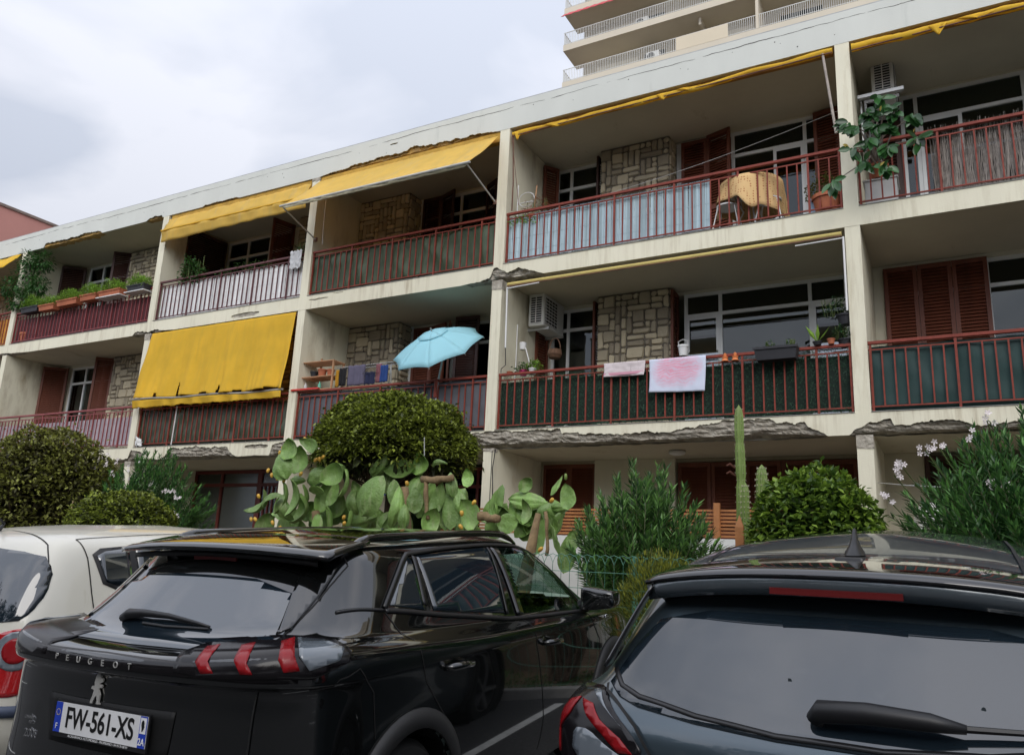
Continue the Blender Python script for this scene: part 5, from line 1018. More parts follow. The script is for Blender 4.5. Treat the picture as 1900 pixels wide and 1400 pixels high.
RCAP = [(.28, .24, .28, .14, 4.1, .82), (.42, .38, .38, .02, 4.2, .88), (.60, .58, .52, .0, 4.23, .90), (.78, .75, .66, .01, 4.22, .93), (.93, .92, .80, .02, 4.15, .95),
        (1.0, 1.02, .88, .035, 4.05, .945), (1.06, 1.085, .96, .07, 3.85, .895), (1.10, 1.12, 1.02, .12, 3.30, .805, .9), (1.26, 1.26, 1.26, .24, 2.95, .745, .8), (1.40, 1.40, 1.43, .36, 2.7, .69, .8),
        (1.475, 1.48, 1.54, .46, 2.5, .645, .7), (1.55, 1.56, 1.605, .75, 2.2, .53, .5), (1.595, 1.60, 1.63, .95, 1.95, .30, .5)]
RMOD = [(.28, .25, .28, .12, 3.7, .78), (.42, .4, .38, .0, 3.78, .83), (.6, .6, .55, -.01, 3.79, .85), (.8, .78, .75, .04, 3.72, .85), (.95, .93, .88, .06, 3.5, .845), (1.02, 1.0, .98, .08, 3.3, .83),
        (1.10, 1.08, 1.05, .11, 3.05, .80, .8), (1.3, 1.28, 1.3, .20, 2.75, .745, .8), (1.46, 1.44, 1.46, .31, 2.5, .69, .7), (1.53, 1.51, 1.53, .40, 2.3, .64, .7), (1.575, 1.565, 1.57, .65, 2.05, .46, .6), (1.59, 1.585, 1.585, .85, 1.8, .2, .5)]
def tw2008(R_):       # the lamp face stands taller at the corners than in the middle of the tail
    up = {1: .006, 2: .030, 3: .052, 4: .056, 5: .046, 6: .026, 7: .008}
    for j in (8, 9, 10, 11, 12):
        k = {8: 1., 9: 1., 10: 1., 11: .62, 12: .5}[j]
        for i, d in up.items(): x, y, z = R_[j][i]; R_[j][i] = (x, y, z + d * k)
def carroot(name, X, Y, yaw, z, pitch, label):
    o = bpy.data.objects.new(name, None); C.objects.link(o); o.empty_display_size = .3
    s, c = sin(yaw), cos(yaw); f = Vector((s, c, pitch)).normalized(); l = Vector((-c, s, 0)); u = f.cross(l)
    o.matrix_world = Matrix(((f.x, l.x, u.x, X), (f.y, l.y, u.y, Y), (f.z, l.z, u.z, z), (0, 0, 0, 1)))
    return tag(o, label, 'car', 'cars parked nose in')
CB = M('black_car_paint', (.004, .0045, .0045), .06, 0, 1, coat=1.0, spec=.6); GRY = M('dark_grey_car_paint', (.055, .078, .095), .30, 0, 1, coat=1.0, metal=.6); GRR = M('black_roof_paint', (.006, .006, .007), .05, 0, 1, coat=1.0)
WCP = M('ivory_car_paint', (.62, .60, .52), .3, .04, 2, coat=.7, dirt=(.42, .36, .24), dscale=3, dpos=.6)
DUST = M('dusty_black_roof', (.030, .030, .029), .30, .5, 30, coat=.25, dirt=(.13, .12, .095), dscale=16, dpos=.44)
GLS = M('privacy_glass', (.010, .017, .024), .02, 0, 1, spec=.9, coat=1., dirt=(.035, .04, .045), dscale=7, dpos=.60); GLS.node_tree.nodes['Principled BSDF'].inputs['IOR'].default_value = 1.62; GAP = M('panel_gap', (.002, .002, .002), .7); TRIM = M('satin_black_trim', (.012, .012, .013), .35, .1, 8)
CHR = M('chrome', (.75, .75, .76), .12, 0, 1, metal=1.); REDL = M('red_lamp_plastic', (.24, .005, .008), .25, .1, 8, spec=.4); SMK = M('smoked_lamp_plastic', (.008, .007, .008), .16, .1, 8, spec=.35)
CLR = M('clear_lamp_plastic', (.13, .15, .17), .14, .05, 8, coat=1.); TYR = M('tyre_rubber', (.012, .012, .012), .85, .2, 20); RIM = M('alloy_rim', (.3, .3, .31), .3, .1, 5, metal=.8); CLAD = M('wheel_arch_plastic', (.02, .02, .021), .6, .15, 20)
GLS2 = M('dark_privacy_glass', (.012, .020, .028), .02, .35, 1.2, spec=.9, dirt=(.04, .045, .05), dscale=8, dpos=.62); GLS2.node_tree.nodes['Principled BSDF'].inputs['IOR'].default_value = 1.62
CGL = glass('car_window_glass', (.62, .85, .75), .7)
def patch(bvh, pts, d, off, mat, name, parent, g=.03, th=.004, mirror=False, smooth=True, rnd_=0):
    res = []
    for sgn in ((1, -1) if mirror else (1,)):
        dv = Vector((d[0], d[1] * sgn, d[2])).normalized(); P = [Vector((p[0], p[1] * sgn, p[2])) for p in pts]
        if rnd_:
            for _ in range(rnd_): P = [q for i in range(len(P)) for q in (P[i].lerp(P[(i + 1) % len(P)], .2), P[i].lerp(P[(i + 1) % len(P)], .8))]
        e1 = dv.cross(Vector((0, 0, 1))).normalized(); e2 = e1.cross(dv).normalized(); bm = bmesh.new()
        f = bm.faces.new([bm.verts.new((p.dot(e1), p.dot(e2), 0)) for p in P])
        for ax in (0, 1):
            lo = min(p.dot((e1, e2)[ax]) for p in P); hi = max(p.dot((e1, e2)[ax]) for p in P); k = lo + g
            while k < hi:
                n = Vector((1, 0, 0)) if ax == 0 else Vector((0, 1, 0)); bmesh.ops.bisect_plane(bm, geom=bm.verts[:] + bm.edges[:] + bm.faces[:], plane_co=n * k, plane_no=n); k += g
        for v in bm.verts:
            o = e1 * v.co.x + e2 * v.co.y; base = P[0].dot(dv); o = o + dv * (base - 1.5)
            h, n, _, _ = bvh.ray_cast(o, dv)
            if h is None or (h - o).length > 2.6: h, n, _, _ = bvh.find_nearest(e1 * v.co.x + e2 * v.co.y + dv * base)
            if n.dot(dv) > 0: n = -n
            v.co = h + n * off
        bmesh.ops.recalc_face_normals(bm, faces=bm.faces)
        av = sum((f_.normal for f_ in bm.faces), Vector())
        if av.dot(dv) > 0: bmesh.ops.reverse_faces(bm, faces=bm.faces)
        me = bpy.data.meshes.new(name); bm.to_mesh(me); bm.free(); me.materials.append(mat); me.polygons.foreach_set('use_smooth', [True] * len(me.polygons))
        o = bpy.data.objects.new(name, me); C.objects.link(o); o.parent = parent
        if th: s = o.modifiers.new('s', 'SOLIDIFY'); s.thickness = th; s.offset = -1
        res.append(o)
    return res
def ribbon(bvh, pts, w, off, mat, name, parent, mirror=False, st=.02, th=0):
    for sgn in ((1, -1) if mirror else (1,)):
        P = [Vector((p[0], p[1] * sgn, p[2])) for p in pts]; Q = []
        for a, b_ in zip(P, P[1:]):
            k = max(1, int((b_ - a).length / st)); Q += [a.lerp(b_, i / k) for i in range(k)]
        Q.append(P[-1]); HN = [bvh.find_nearest(q)[:2] for q in Q]; vs = []
        for i, (h, n) in enumerate(HN):
            t = (HN[min(i + 1, len(HN) - 1)][0] - HN[max(i - 1, 0)][0]).normalized(); c = t.cross(n).normalized(); vs += [h + n * off - c * w / 2, h + n * off + c * w / 2]
        m = MB(); m.add(vs, [(2 * i, 2 * i + 1, 2 * i + 3, 2 * i + 2) for i in range(len(HN) - 1)]); m.build(name, mat, parent, smooth=True, local=True, solid=th)
def text(s, loc, rot, size, sx, mat, parent, name, ext=.002, space=1., bold=0):
    cu = bpy.data.curves.new('t', 'FONT'); cu.body = s; cu.size = size; cu.extrude = ext; cu.align_x = 'CENTER'; cu.align_y = 'CENTER'; cu.space_character = space; cu.offset = bold
    o = bpy.data.objects.new('t', cu); C.objects.link(o); dg = bpy.context.evaluated_depsgraph_get(); me = bpy.data.meshes.new_from_object(o.evaluated_get(dg)); bpy.data.objects.remove(o)
    me.name = name; me.materials.clear(); me.materials.append(mat); T_ = Matrix.Translation(loc) @ rot.to_4x4() @ Matrix.Diagonal((sx, 1, 1, 1)); me.transform(T_)
    r = bpy.data.objects.new(name, me); C.objects.link(r); r.parent = parent; return r
def tilt(a): # basis for something on the tail, facing backwards, leaning by a
    return Matrix(((0, sin(a), -cos(a)), (-1, 0, 0), (0, cos(a), sin(a)))) 
def wheel(parent, x, y, r, sgn):
    m = MB(); m.lathe([(r * .62, -.1), (r * .9, -.105), (r, -.07), (r, .07), (r * .9, .105), (r * .62, .1)], 40); rot = Matrix.Rotation(pi / 2, 4, 'X'); m.v = [rot @ p + Vector((x, y, r)) for p in m.v]; t = m.build('wheel', TYR, parent, smooth=False, local=True)
    m = MB()
    for k in range(5):
        a = k * 2 * pi / 5; m.bar((x, y + sgn * .05, r), (x + cos(a) * r * .62, y + sgn * .08, r + sin(a) * r * .62), .05, .03)
    m.lathe([(r * .56, -.09), (r * .64, -.09), (r * .64, .09), (r * .56, .09)], 32); n0 = 5 * 8; m.v = m.v[:n0] + [rot @ p + Vector((x, y, r)) for p in m.v[n0:]]; m.build('rim', RIM, t, local=True)
def wells(parent, xs, r, w):
    for x in xs:
        for s in (-1, 1):
            m = MB(); m.lathe([(r, 0), (r, .34), (.001, .34)], 24); rot = Matrix.Rotation(pi / 2 * s, 4, 'X')
            m.v = [rot @ p + Vector((x, s * (w - .02), .345)) for p in m.v]; m.build('wheel_well', GAP, parent, local=True); wheel(parent, x, s * (w - .14), .335, s)
def arch(bvh, parent, x, r0, r1, w, mat=CLAD):
    for s in (1, -1):
        m = MB(); n = 30; vs = []
        for i in range(n + 1):
            a = pi * (-.08 + 1.16 * i / n)
            for r in (r0, lerp(r0, r1, .5), r1):
                p = Vector((x + r * cos(a), s * w, .345 + r * sin(a))); h, nn, _, _ = bvh.ray_cast(Vector((p.x, s * 1.5, p.z)), Vector((0, -s, 0)))
                if h is None: h = Vector((p.x, s * w * .95, p.z)); nn = Vector((0, s, 0))
                vs.append(h + nn * (.014 if r < r1 else .002))
        m.add(vs, [(i * 3 + k, i * 3 + k + 1, i * 3 + k + 4, i * 3 + k + 3) for i in range(n) for k in (0, 1)]); m.build('wheel_arch', mat, parent, smooth=True, local=True, solid=.012)
def ycross(bvh, x, z, s=-1):
    h, n, _, _ = bvh.ray_cast(Vector((x, s * 1.6, z)), Vector((0, -s, 0))); return h
def side(bvh, pts): return [(x, -.8, z) for x, z in pts]
def seats(root, xs, zt, mat):
    for x in xs:
        for y in (-.36, .36):
            t = None; m = MB(); m.obox((x, y, zt - .42), (.14, .46, .60), Matrix.Rotation(radians(12), 3, 'Y')); m.obox((x + .02, y, zt - .04), (.10, .26, .18)); m.build('car_seat', M('seat_cloth', (.02, .02, .022), .9), root, local=True, bevel=.04)
    m = MB(); m.box(xs[0] + .8, xs[0] + 1.1, -.66, .66, .6, .95); m.build('dashboard', TRIM, root, local=True, bevel=.04)
    m = MB(); m.tube([(xs[0] + .68 + .05 * sin(a), .36 + .17 * cos(a), .93 + .17 * sin(a)) for a in [k * pi / 10 for k in range(21)]], .014, 6); m.build('steering_wheel', TRIM, root, local=True)
# ------------ black SUV
SIL = M('satin_silver', (.50, .49, .46), .3, 0, 1, metal=.35)
P_ = carroot('parked_car', 3.545, -8.53, -.048, -3.541, .06, 'black SUV with sloping rear window and claw shaped lamps, in the middle')
FW = [(2.10, 1.435), (2.42, 1.432), (2.62, 1.385), (2.82, 1.24), (3.02, 1.045), (2.96, 1.03), (2.10, 1.075)]
FWi = [(2.14, 1.405), (2.42, 1.405), (2.60, 1.355), (2.78, 1.22), (2.95, 1.06), (2.14, 1.105)]
def keepP(c):
    if abs(c.y) > .5 and pip((c.x, c.z), FWi): return False
    if c.x > 2.75 and abs(c.y) < .58 and 1.06 < c.z < 1.40 and c.x > 2.7: return False
    for wx in (.84, 3.44):
        if abs(c.y) > .55 and (c.x - wx) ** 2 + (c.z - .345) ** 2 < .375 ** 2: return False
    return True
body, bv = car_body(R2008, 1.545, 'body', CB, P_, 3, keepP, tw2008)
patch(bv, side(bv, FW), (0, 1, 0), .004, CGL, 'side_window', P_, .04, 0, mirror=True)
patch(bv, [(3.4, .60, 1.08), (3.4, -.60, 1.08), (3.0, -.52, 1.42), (3.0, .52, 1.42)], (-1, 0, -.25), .004, CGL, 'windscreen', P_, .05, 0)
seats(P_, (2.0,), 1.22, None)
# roof skin carrying the dust
patch(bv, [(.70, .50, 2), (.62, 0, 2), (.70, -.50, 2), (1.0, -.50, 2), (2.3, -.44, 2), (2.6, 0, 2), (2.3, .44, 2), (1.0, .50, 2)], (0, 0, -1), .002, DUST, 'roof', P_, .06, .002)
# tail glass, spoiler, fins
patch(bv, [(0, .60, 1.145), (0, .40, 1.118), (0, 0, 1.11), (0, -.40, 1.118), (0, -.60, 1.145), (0, -.535, 1.39), (0, -.3, 1.45), (0, .3, 1.45), (0, .535, 1.39)], (1, 0, -.25), .004, GLS, 'rear_window', P_, .035, .003)
m = MB()
def spf(u, v):
    y = lerp(-.635, .635, u); e = abs(u * 2 - 1); x = lerp(.445 + .08 * e ** 3, .86, v); z = 1.452 + .055 * v ** .7 - .028 * e ** 2.4 * (1 - v * .3)
    return (x, y * (1 - .05 * v), z)
m.grid(spf, 28, 6); sp = m.build('spoiler', CB, P_, smooth=True, local=True, solid=.022)
m = MB(); m.grid(lambda u, v: (lerp(.50, .50, v) + .03 * abs(u * 2 - 1) ** 3 + .02, lerp(-.56, .56, u), lerp(1.436, 1.412, v) - .022 * abs(u * 2 - 1) ** 2.4), 20, 2); m.build('spoiler_underside', TRIM, P_, smooth=True, local=True, solid=.008)
m = MB(); m.box(.515, .525, -.13, .13, 1.398, 1.414); m.build('brake_light', M('unlit_brake_light', (.13, .005, .005), .3), P_, local=True)
patch(bv, [(.28, -.585, 1.15), (.45, -.525, 1.385), (.62, -.60, 1.395), (.50, -.605, 1.28), (.35, -.605, 1.165)], (1, .55, -.35), .012, CB, 'tail_fin', P_, .02, .011, True)
# black band with letters and lamps
strip = [(0, .80, 1.051), (0, .50, 1.061), (0, 0, 1.066), (0, -.5, 1.061), (0, -.8, 1.051), (0, -.8, 1.001), (0, -.5, 1.011), (0, 0, 1.016), (0, .5, 1.011), (0, .8, 1.001)]
patch(bv, strip, (1, 0, 0), .003, SMK, 'tail_band', P_, .04, .003)
LAMP = [(.10, -.285, 1.006), (.12, -.285, 1.071), (.26, -.33, 1.111), (.33, -.577, 1.136), (.39, -.70, 1.134), (.44, -.755, 1.121), (.46, -.803, 1.091), (.46, -.845, 1.052), (.27, -.80, 1.001), (.09, -.5, 1.001)]
dl = (1, .9, -.25)
patch(bv, LAMP, dl, .006, SMK, 'tail_lamp', P_, .03, .004, True)
for poly in ([(0.17, -0.362, 1.091), (0.2, -0.399, 1.098), (0.14, -0.417, 1.046), (0.123, -0.465, 1.014), (0.1, -0.428, 1.012), (0.11, -0.384, 1.046)], [(0.215, -0.494, 1.101), (0.25, -0.531, 1.111), (0.19, -0.557, 1.046), (0.168, -0.608, 1.016), (0.149, -0.568, 1.016), (0.16, -0.523, 1.056)], [(0.296, -0.618, 1.116), (0.339, -0.648, 1.131), (0.3, -0.677, 1.066), (0.269, -0.733, 1.026), (0.233, -0.692, 1.021), (0.25, -0.648, 1.056)]):
    patch(bv, poly, dl, .009, REDL, 'red_claw', P_, .02, .003)
patch(bv, [(.35, .72, 1.101), (.38, .77, 1.096), (.36, .80, 1.046), (.32, .80, 1.036), (.33, .77, 1.061)], (1, -.9, 0), .009, REDL, 'red_claw', P_, .02, .003)
patch(bv, [(.345, -.655, 1.128), (.40, -.74, 1.120), (.44, -.80, 1.086), (.40, -.81, 1.051), (.28, -.77, 1.028), (.30, -.70, 1.066)], dl, .009, CLR, 'clear_reflector', P_, .02, .003, True)
ribbon(bv, [(.18, -.65, .975), (.142, -.663, .96), (.09, -.675, .85), (.08, -.66, .60)], .006, .0105, GAP, 'panel_gap', P_, True)
ribbon(bv, [(.7, -.622, 1.411), (.485, -.618, 1.276), (.336, -.583, 1.15)], .007, .002, GAP, 'panel_gap', P_, True); ribbon(bv, [(.70, -.62, 1.415), (.72, -.52, 1.49), (.70, -.3, 1.505), (.69, 0, 1.51)], .006, .003, GAP, 'panel_gap', P_, True)
ribbon(bv, [(.79, -.749, 1.209), (.865, -.828, 1.065), (.932, -.886, .897), (1.12, -.89, .70), (1.25, -.89, .55)], .007, .002, GAP, 'panel_gap', P_, True)
ribbon(bv, [(.251, -.798, .98), (.40, -.85, 1.0), (.46, -.86, 1.02), (.55, -.882, .918), (.57, -.882, .74)], .006, .002, GAP, 'panel_gap', P_, True)
ribbon(bv, [(2.045, -.827, 1.056), (2.136, -.89, .828), (2.228, -.88, .488), (2.23, -.88, .3)], .007, .002, GAP, 'panel_gap', P_, True); ribbon(bv, [(2.96, -.857, .991), (3.15, -.883, .821), (3.18, -.88, .45)], .007, .002, GAP, 'panel_gap', P_, True)
ribbon(bv, [(.55, -.67, 1.207), (.66, -.70, 1.207), (.80, -.749, 1.205)], .011, .004, TRIM, 'belt_trim', P_, True, th=.006); ribbon(bv, [(.80, -.749, 1.203), (1.19, -.776, 1.15), (1.90, -.816, 1.070), (2.4, -.83, 1.04), (3.05, -.84, 1.01)], .022, .005, TRIM, 'belt_trim', P_, True, th=.006)
patch(bv, side(bv, [(.845, 1.218), (1.115, 1.418), (1.135, 1.40), (1.10, 1.178)]), (0, 1, 0), .004, GLS, 'quarter_window', P_, .04, .002, True)
patch(bv, side(bv, [(1.19, 1.418), (1.93, 1.442), (1.97, 1.43), (1.88, 1.095), (1.17, 1.170)]), (0, 1, 0), .004, GLS, 'side_window', P_, .05, .002, True)
ribbon(bv, [(1.105, -.7, 1.17), (1.165, -.64, 1.415)], .035, .009, TRIM, 'window_divider', P_, True, th=.005); ribbon(bv, [(1.90, -.8, 1.09), (1.975, -.62, 1.44)], .022, .008, TRIM, 'pillar_trim', P_, True, th=.005)
ribbon(bv, [(2.06, -.8, 1.07), (2.05, -.62, 1.44)], .085, .0065, M('gloss_black_pillar', (.004, .004, .004), .04, coat=1.), 'pillar_trim', P_, True, th=.003)
ribbon(bv, [(.80, -.745, 1.214), (1.05, -.66, 1.40), (1.12, -.63, 1.43), (1.5, -.615, 1.452), (2.0, -.60, 1.458), (2.42, -.60, 1.445), (2.64, -.61, 1.40), (2.85, -.68, 1.255), (3.06, -.80, 1.04)], .024, .008, TRIM, 'window_frame', P_, True, th=.006)
for s in (1, -1):
    m = MB(); pts = []
    for i in range(29):
        t = i / 28; x = lerp(.70, 2.55, t); y = s * lerp(.565, .52, t); h, n, _, _ = bv.ray_cast(Vector((x, y, 2)), Vector((0, 0, -1))); pts.append(h + Vector((0, 0, .006 + .032 * min(1, sin(pi * t) * 3.2) ** .8)))
    m.tube(pts, [.008 + .012 * min(1, sin(pi * i / 28) * 4) for i in range(29)], 10); m.build('roof_rail', CB, P_, smooth=True, local=True)
    for x in (1.20, 2.30):
        h = ycross(bv, x, .925, -s) if False else bv.ray_cast(Vector((x, s * 1.6, .93 if x < 2 else .905)), Vector((0, -s, 0)))[0]
        m = MB(); m.tube([h + Vector((-.11, 0, 0)), h + Vector((-.09, s * .03, .005)), h + Vector((.0, s * .042, .004)), h + Vector((.09, s * .03, -.005)), h + Vector((.11, 0, -.006))], [.012, .017, .018, .016, .012], 10); m.build('door_handle', CB, P_, smooth=True, local=True)
    m = MB(); m.add([(2.90 + .03 * (y > 0) + dx, s * (.94 + y), 1.10 + z * (1 - .25 * (y > 0))) for dx in (-.02, .16) for y, z in ((-.10, -.085), (.13, -.075), (.13, .075), (-.10, .085))], [(0, 1, 2, 3), (7, 6, 5, 4), (0, 4, 5, 1), (1, 5, 6, 2), (2, 6, 7, 3), (3, 7, 4, 0)]); mi = m.build('door_mirror', CB, P_, smooth=True, local=True, bevel=.03, subsurf=2)
    m = MB(); m.tube([(2.97, s * .82, 1.05), (2.96, s * .90, 1.09)], [.04, .03], 8); m.build('mirror_foot', TRIM, mi, local=True)
wells(P_, (.84, 3.44), .385, .885); arch(bv, P_, .84, .375, .455, .885); arch(bv, P_, 3.44, .375, .455, .885)
text('GT', (3.28, -.890, .955), Matrix(((1, 0, 0), (0, 0, -1), (0, 1, 0))), .035, 1, CHR, P_, 'fender_badge')
# wiper
WIP = M('wiper_plastic', (.008, .008, .009), .45)
def onrear(bv, y, z, off): h, n, _, _ = bv.ray_cast(Vector((-1, y, z)), Vector((1, 0, 0))); return h + n * off
m = MB(); m.tube([onrear(bv, y, z, o_) for y, z, o_ in ((.27, 1.142, .012), (.22, 1.152, .03), (.12, 1.158, .035), (-.02, 1.160, .028), (-.17, 1.150, .018), (-.25, 1.142, .012))], [.018, .022, .016, .012, .008, .005], 8); wi = m.build('wiper', WIP, P_, smooth=True, local=True)
m = MB(); m.tube([onrear(bv, y, z, .010) for y, z in ((.12, 1.135), (-.02, 1.132), (-.25, 1.136))], .006, 6); m.build('blade', WIP, wi, local=True)
# letters, emblem, plate
for i, ch in enumerate('PEUGEOT'):
    y = .27 - i * .072; h = onrear(bv, y, 1.030, .006); text(ch, h, tilt(.0), .033, 1.0, SIL, P_, 'badge_letter', .0015)
h = onrear(bv, .045, .925, .006); sc = .0098
LION = [(-3, -6), (-1.8, -6), (-1.6, -5.3), (-.6, -3.4), (.4, -2.6), (1.0, -4.6), (.8, -6), (3, -6), (3, -5.4), (2.2, -5.1), (2.4, -2.2), (1.2, .0), (2.0, .7), (3.0, .6), (3.2, 1.6), (2.2, 2.0), (1.4, 1.6), (1.5, 2.3), (3.0, 2.9), (3.3, 4.0), (2.6, 4.6), (1.6, 4.2), (1.9, 5.3), (.6, 6.2), (-.8, 5.8), (-1.4, 4.6), (-1.9, 2.6), (-1.6, 1.0), (-3.2, .9), (-3.6, -.2), (-2.2, -.4), (-1.6, -.8), (-2.2, -3.0), (-3.2, -5.2)]
m = MB(); n = len(LION); T_ = tilt(.05); v0 = [h + T_ @ Vector((x * sc * .95, z * sc * .95, 0)) for x, z in LION]; v1 = [h + T_ @ Vector((x * sc * .9, z * sc * .93, .006)) for x, z in LION]
m.add(v0 + v1, [tuple(range(n, 2 * n))] + [(i, (i + 1) % n, n + (i + 1) % n, n + i) for i in range(n)]); m.build('emblem', SIL, P_, local=True)
pc = Vector((.018, .0, .803)); T_ = tilt(.06)
def pbox(u0, u1, v0, v1, w0, w1, mat, name, par=P_):
    m = MB(); c8 = [pc + T_ @ Vector((u, v, w)) for w in (w0, w1) for u, v in ((u0, v0), (u1, v0), (u1, v1), (u0, v1))]
    m.add(c8, [(4, 5, 6, 7), (0, 1, 5, 4), (1, 2, 6, 5), (2, 3, 7, 6), (3, 0, 4, 7)]); return m.build(name, mat, par, local=True)
patch(bv, [(0, .36, .88), (0, -.36, .88), (0, -.33, .70), (0, .33, .70)], (1, 0, 0), .004, GAP, 'plate_recess', P_, .05, .002)
npl = pbox(-.266, .266, -.072, .062, 0, .008, TRIM, 'number_plate'); pbox(-.26, .26, -.055, .055, .008, .011, M('plate_white', (.72, .72, .72), .35), 'plate_face', npl)
PBL = M('plate_blue', (.015, .05, .42), .35); pbox(-.26, -.222, -.055, .055, .011, .012, PBL, 'plate_band', npl); pbox(.222, .26, -.055, .055, .011, .012, PBL, 'plate_band', npl)
PTX = M('plate_ink', (.006, .006, .006), .4); PWT = M('plate_white_ink', (.8, .8, .8), .4)
text('FW-561-XS', pc + T_ @ Vector((0, 0, .0125)), T_, .105, .78, PTX, npl, 'plate_text', .0006, .98, .0018)
text('F', pc + T_ @ Vector((-.241, -.034, .0135)), T_, .030, 1, PWT, npl, 'plate_text', .0004); text('2A', pc + T_ @ Vector((.241, -.034, .0135)), T_, .034, .85, PWT, npl, 'plate_text', .0004, 1, .0006)
pbox(.2255, .2565, -.005, .05, .012, .0128, PWT, 'plate_sticker', npl)
m = MB(); K = [(-.4, -1), (.1, -.9), (.5, -.5), (.75, -.1), (.55, .1), (.6, .45), (.3, .9), (-.3, 1), (-.75, .6), (-.7, 0), (-.45, -.4)]; m.add([pc + T_ @ Vector((.241 + x * .012, .022 + y * .02, .0135)) for x, y in K], [tuple(range(len(K)))]); m.build('plate_crest', PTX, npl, local=True)
pk_ = MB(); pk_.T = Matrix()
for k in range(12): a = k * pi / 6; c_ = pc + T_ @ Vector((-.241 + .011 * cos(a), .018 + .011 * sin(a), .0128)); pk_.add([c_ + T_ @ Vector((.0022 * cos(j * 1.57), .0022 * sin(j * 1.57), 0)) for j in range(4)], [(0, 1, 2, 3)])
pk_.build('plate_stars', M('star_yellow', (.8, .6, .05), .4), npl, local=True)
text('A.CASABIANCA AUTOMOBILES - PROPRIANO / 04 95 76 00 91', pc + T_ @ Vector((0, -.063, .0088)), T_, .0125, 1, PWT, npl, 'plate_text', .0003)
text('2008', onrear(bv, .47, .70, .005), tilt(.05), .045, 1, CHR, P_, 'model_badge', .001); text('CASABIANCA', onrear(bv, .48, .76, .004), tilt(.05), .018, .9, CHR, P_, 'dealer_badge', .0005); text('AUTO', onrear(bv, .48, .742, .004), tilt(.05), .016, .9, CHR, P_, 'dealer_badge', .0005)
m = MB(); m.grid(lambda u, v: (-.02 + .05 * abs(u * 2 - 1) ** 2.4 - .02 * sin(pi * v), lerp(-.80, .80, u), lerp(.30, .56, v)), 24, 6); m.build('bumper', CLAD, P_, smooth=True, local=True, solid=.02)
# ------------ dark grey crossover
Q_ = carroot('parked_car', 6.13, -8.228, .047, -3.574, .06, 'dark grey crossover with black roof and shark fin antenna, nearest at the right')
def keepC(c):
    for wx in (.80, 3.42):
        if abs(c.y) > .55 and (c.x - wx) ** 2 + (c.z - .345) ** 2 < .375 ** 2: return False
    return True
body, bv = car_body(RCAP, 1.63, 'body', GRY, Q_, 3, keepC)
patch(bv, [(.4, .585, 2), (.4, -.585, 2), (1.2, -.60, 2), (2.3, -.56, 2), (2.6, -.4, 2), (2.7, 0, 2), (2.6, .4, 2), (2.3, .56, 2), (1.2, .60, 2)], (0, 0, -1), .003, GRR, 'roof', Q_, .05, .002)
for s in (1, -1): ribbon(bv, [(.62, s * .5, 1.50), (.9, s * .47, 1.53), (2.2, s * .43, 1.57)], .012, .0055, GAP, 'roof_groove', Q_)
G_ = [(0, .715, 1.165), (0, .66, 1.125), (0, .58, 1.10), (0, .38, 1.075), (0, .14, 1.06), (0, -.14, 1.06), (0, -.38, 1.075), (0, -.58, 1.10), (0, -.66, 1.125), (0, -.715, 1.165), (0, -.65, 1.30), (0, -.58, 1.39), (0, -.4, 1.43), (0, .4, 1.43), (0, .58, 1.39), (0, .65, 1.30)]
patch(bv, G_, (1, 0, -.2), .005, GLS2, 'rear_window', Q_, .03, .003)
ribbon(bv, [(.27, .715, 1.162), (.20, .66, 1.120), (.16, .58, 1.095), (.11, .38, 1.070), (.08, .14, 1.055), (.08, -.14, 1.055), (.11, -.38, 1.070), (.16, -.58, 1.095), (.20, -.66, 1.120), (.27, -.715, 1.162)], .016, .006, TRIM, 'window_seal', Q_, th=.006)
m = MB()
def sp2(u, v):
    e = abs(u * 2 - 1); y = lerp(-.64, .64, u); x = lerp(.265 + .10 * e ** 3, .74, v); z = 1.490 + .045 * v ** .6 - .05 * e ** 2.6
    return (x, y * (1 - .06 * v), z)
m.grid(sp2, 32, 6); m.build('spoiler', GRR, Q_, smooth=True, local=True, solid=.016)
m = MB(); m.grid(lambda u, v: (lerp(.270, .290, v) + .10 * abs(u * 2 - 1) ** 3, lerp(-.635, .635, u), 1.482 - .052 * v - .05 * abs(u * 2 - 1) ** 2.6), 28, 2); m.build('spoiler_lip', M('grey_lip', (.10, .12, .135), .25, metal=.4, coat=1.), Q_, smooth=True, local=True, solid=.004)
m = MB(); m.box(.277, .30, -.19, .19, 1.432, 1.452); m.build('brake_light', M('red_brake_light', (.13, .008, .008), .3), Q_, local=True)
m = MB(); m.grid(lambda u, v: (lerp(.300, .43, v) + .08 * abs(u * 2 - 1) ** 3, lerp(-.60, .60, u), lerp(1.448, 1.40, v) - .045 * abs(u * 2 - 1) ** 2.6), 24, 2); m.build('spoiler_underside', TRIM, Q_, smooth=True, local=True, solid=.006)
for s in (1, -1):   # side blades beside the rear window
    m = MB(); m.grid(lambda u, v: Vector((lerp(.36, .24, v) + u * .10, s * (lerp(.605, .742, v ** .9) + u * .02), lerp(1.44, 1.165, v))), 3, 10); m.build('side_blade', GRR, Q_, smooth=True, local=True, solid=.01)
LC = [(.25, .80, 1.10), (.22, .72, 1.105), (.175, .678, 1.075), (.09, .575, 1.005), (.06, .53, .955), (.06, .60, .86), (.12, .80, .83), (.20, .92, .88), (.27, .945, .98), (.32, .94, 1.04), (.34, .90, 1.09)]
dc = (1, -.75, -.1); patch(bv, LC, dc, .006, SMK, 'tail_lamp', Q_, .025, .005, True, rnd_=1)
patch(bv, [(.19, .80, 1.06), (.17, .735, 1.055), (.13, .69, 1.02), (.09, .61, .985), (.07, .565, .95), (.07, .62, .945), (.10, .68, .985), (.14, .75, 1.02)], dc, .010, REDL, 'red_light_bar', Q_, .02, .004, True)
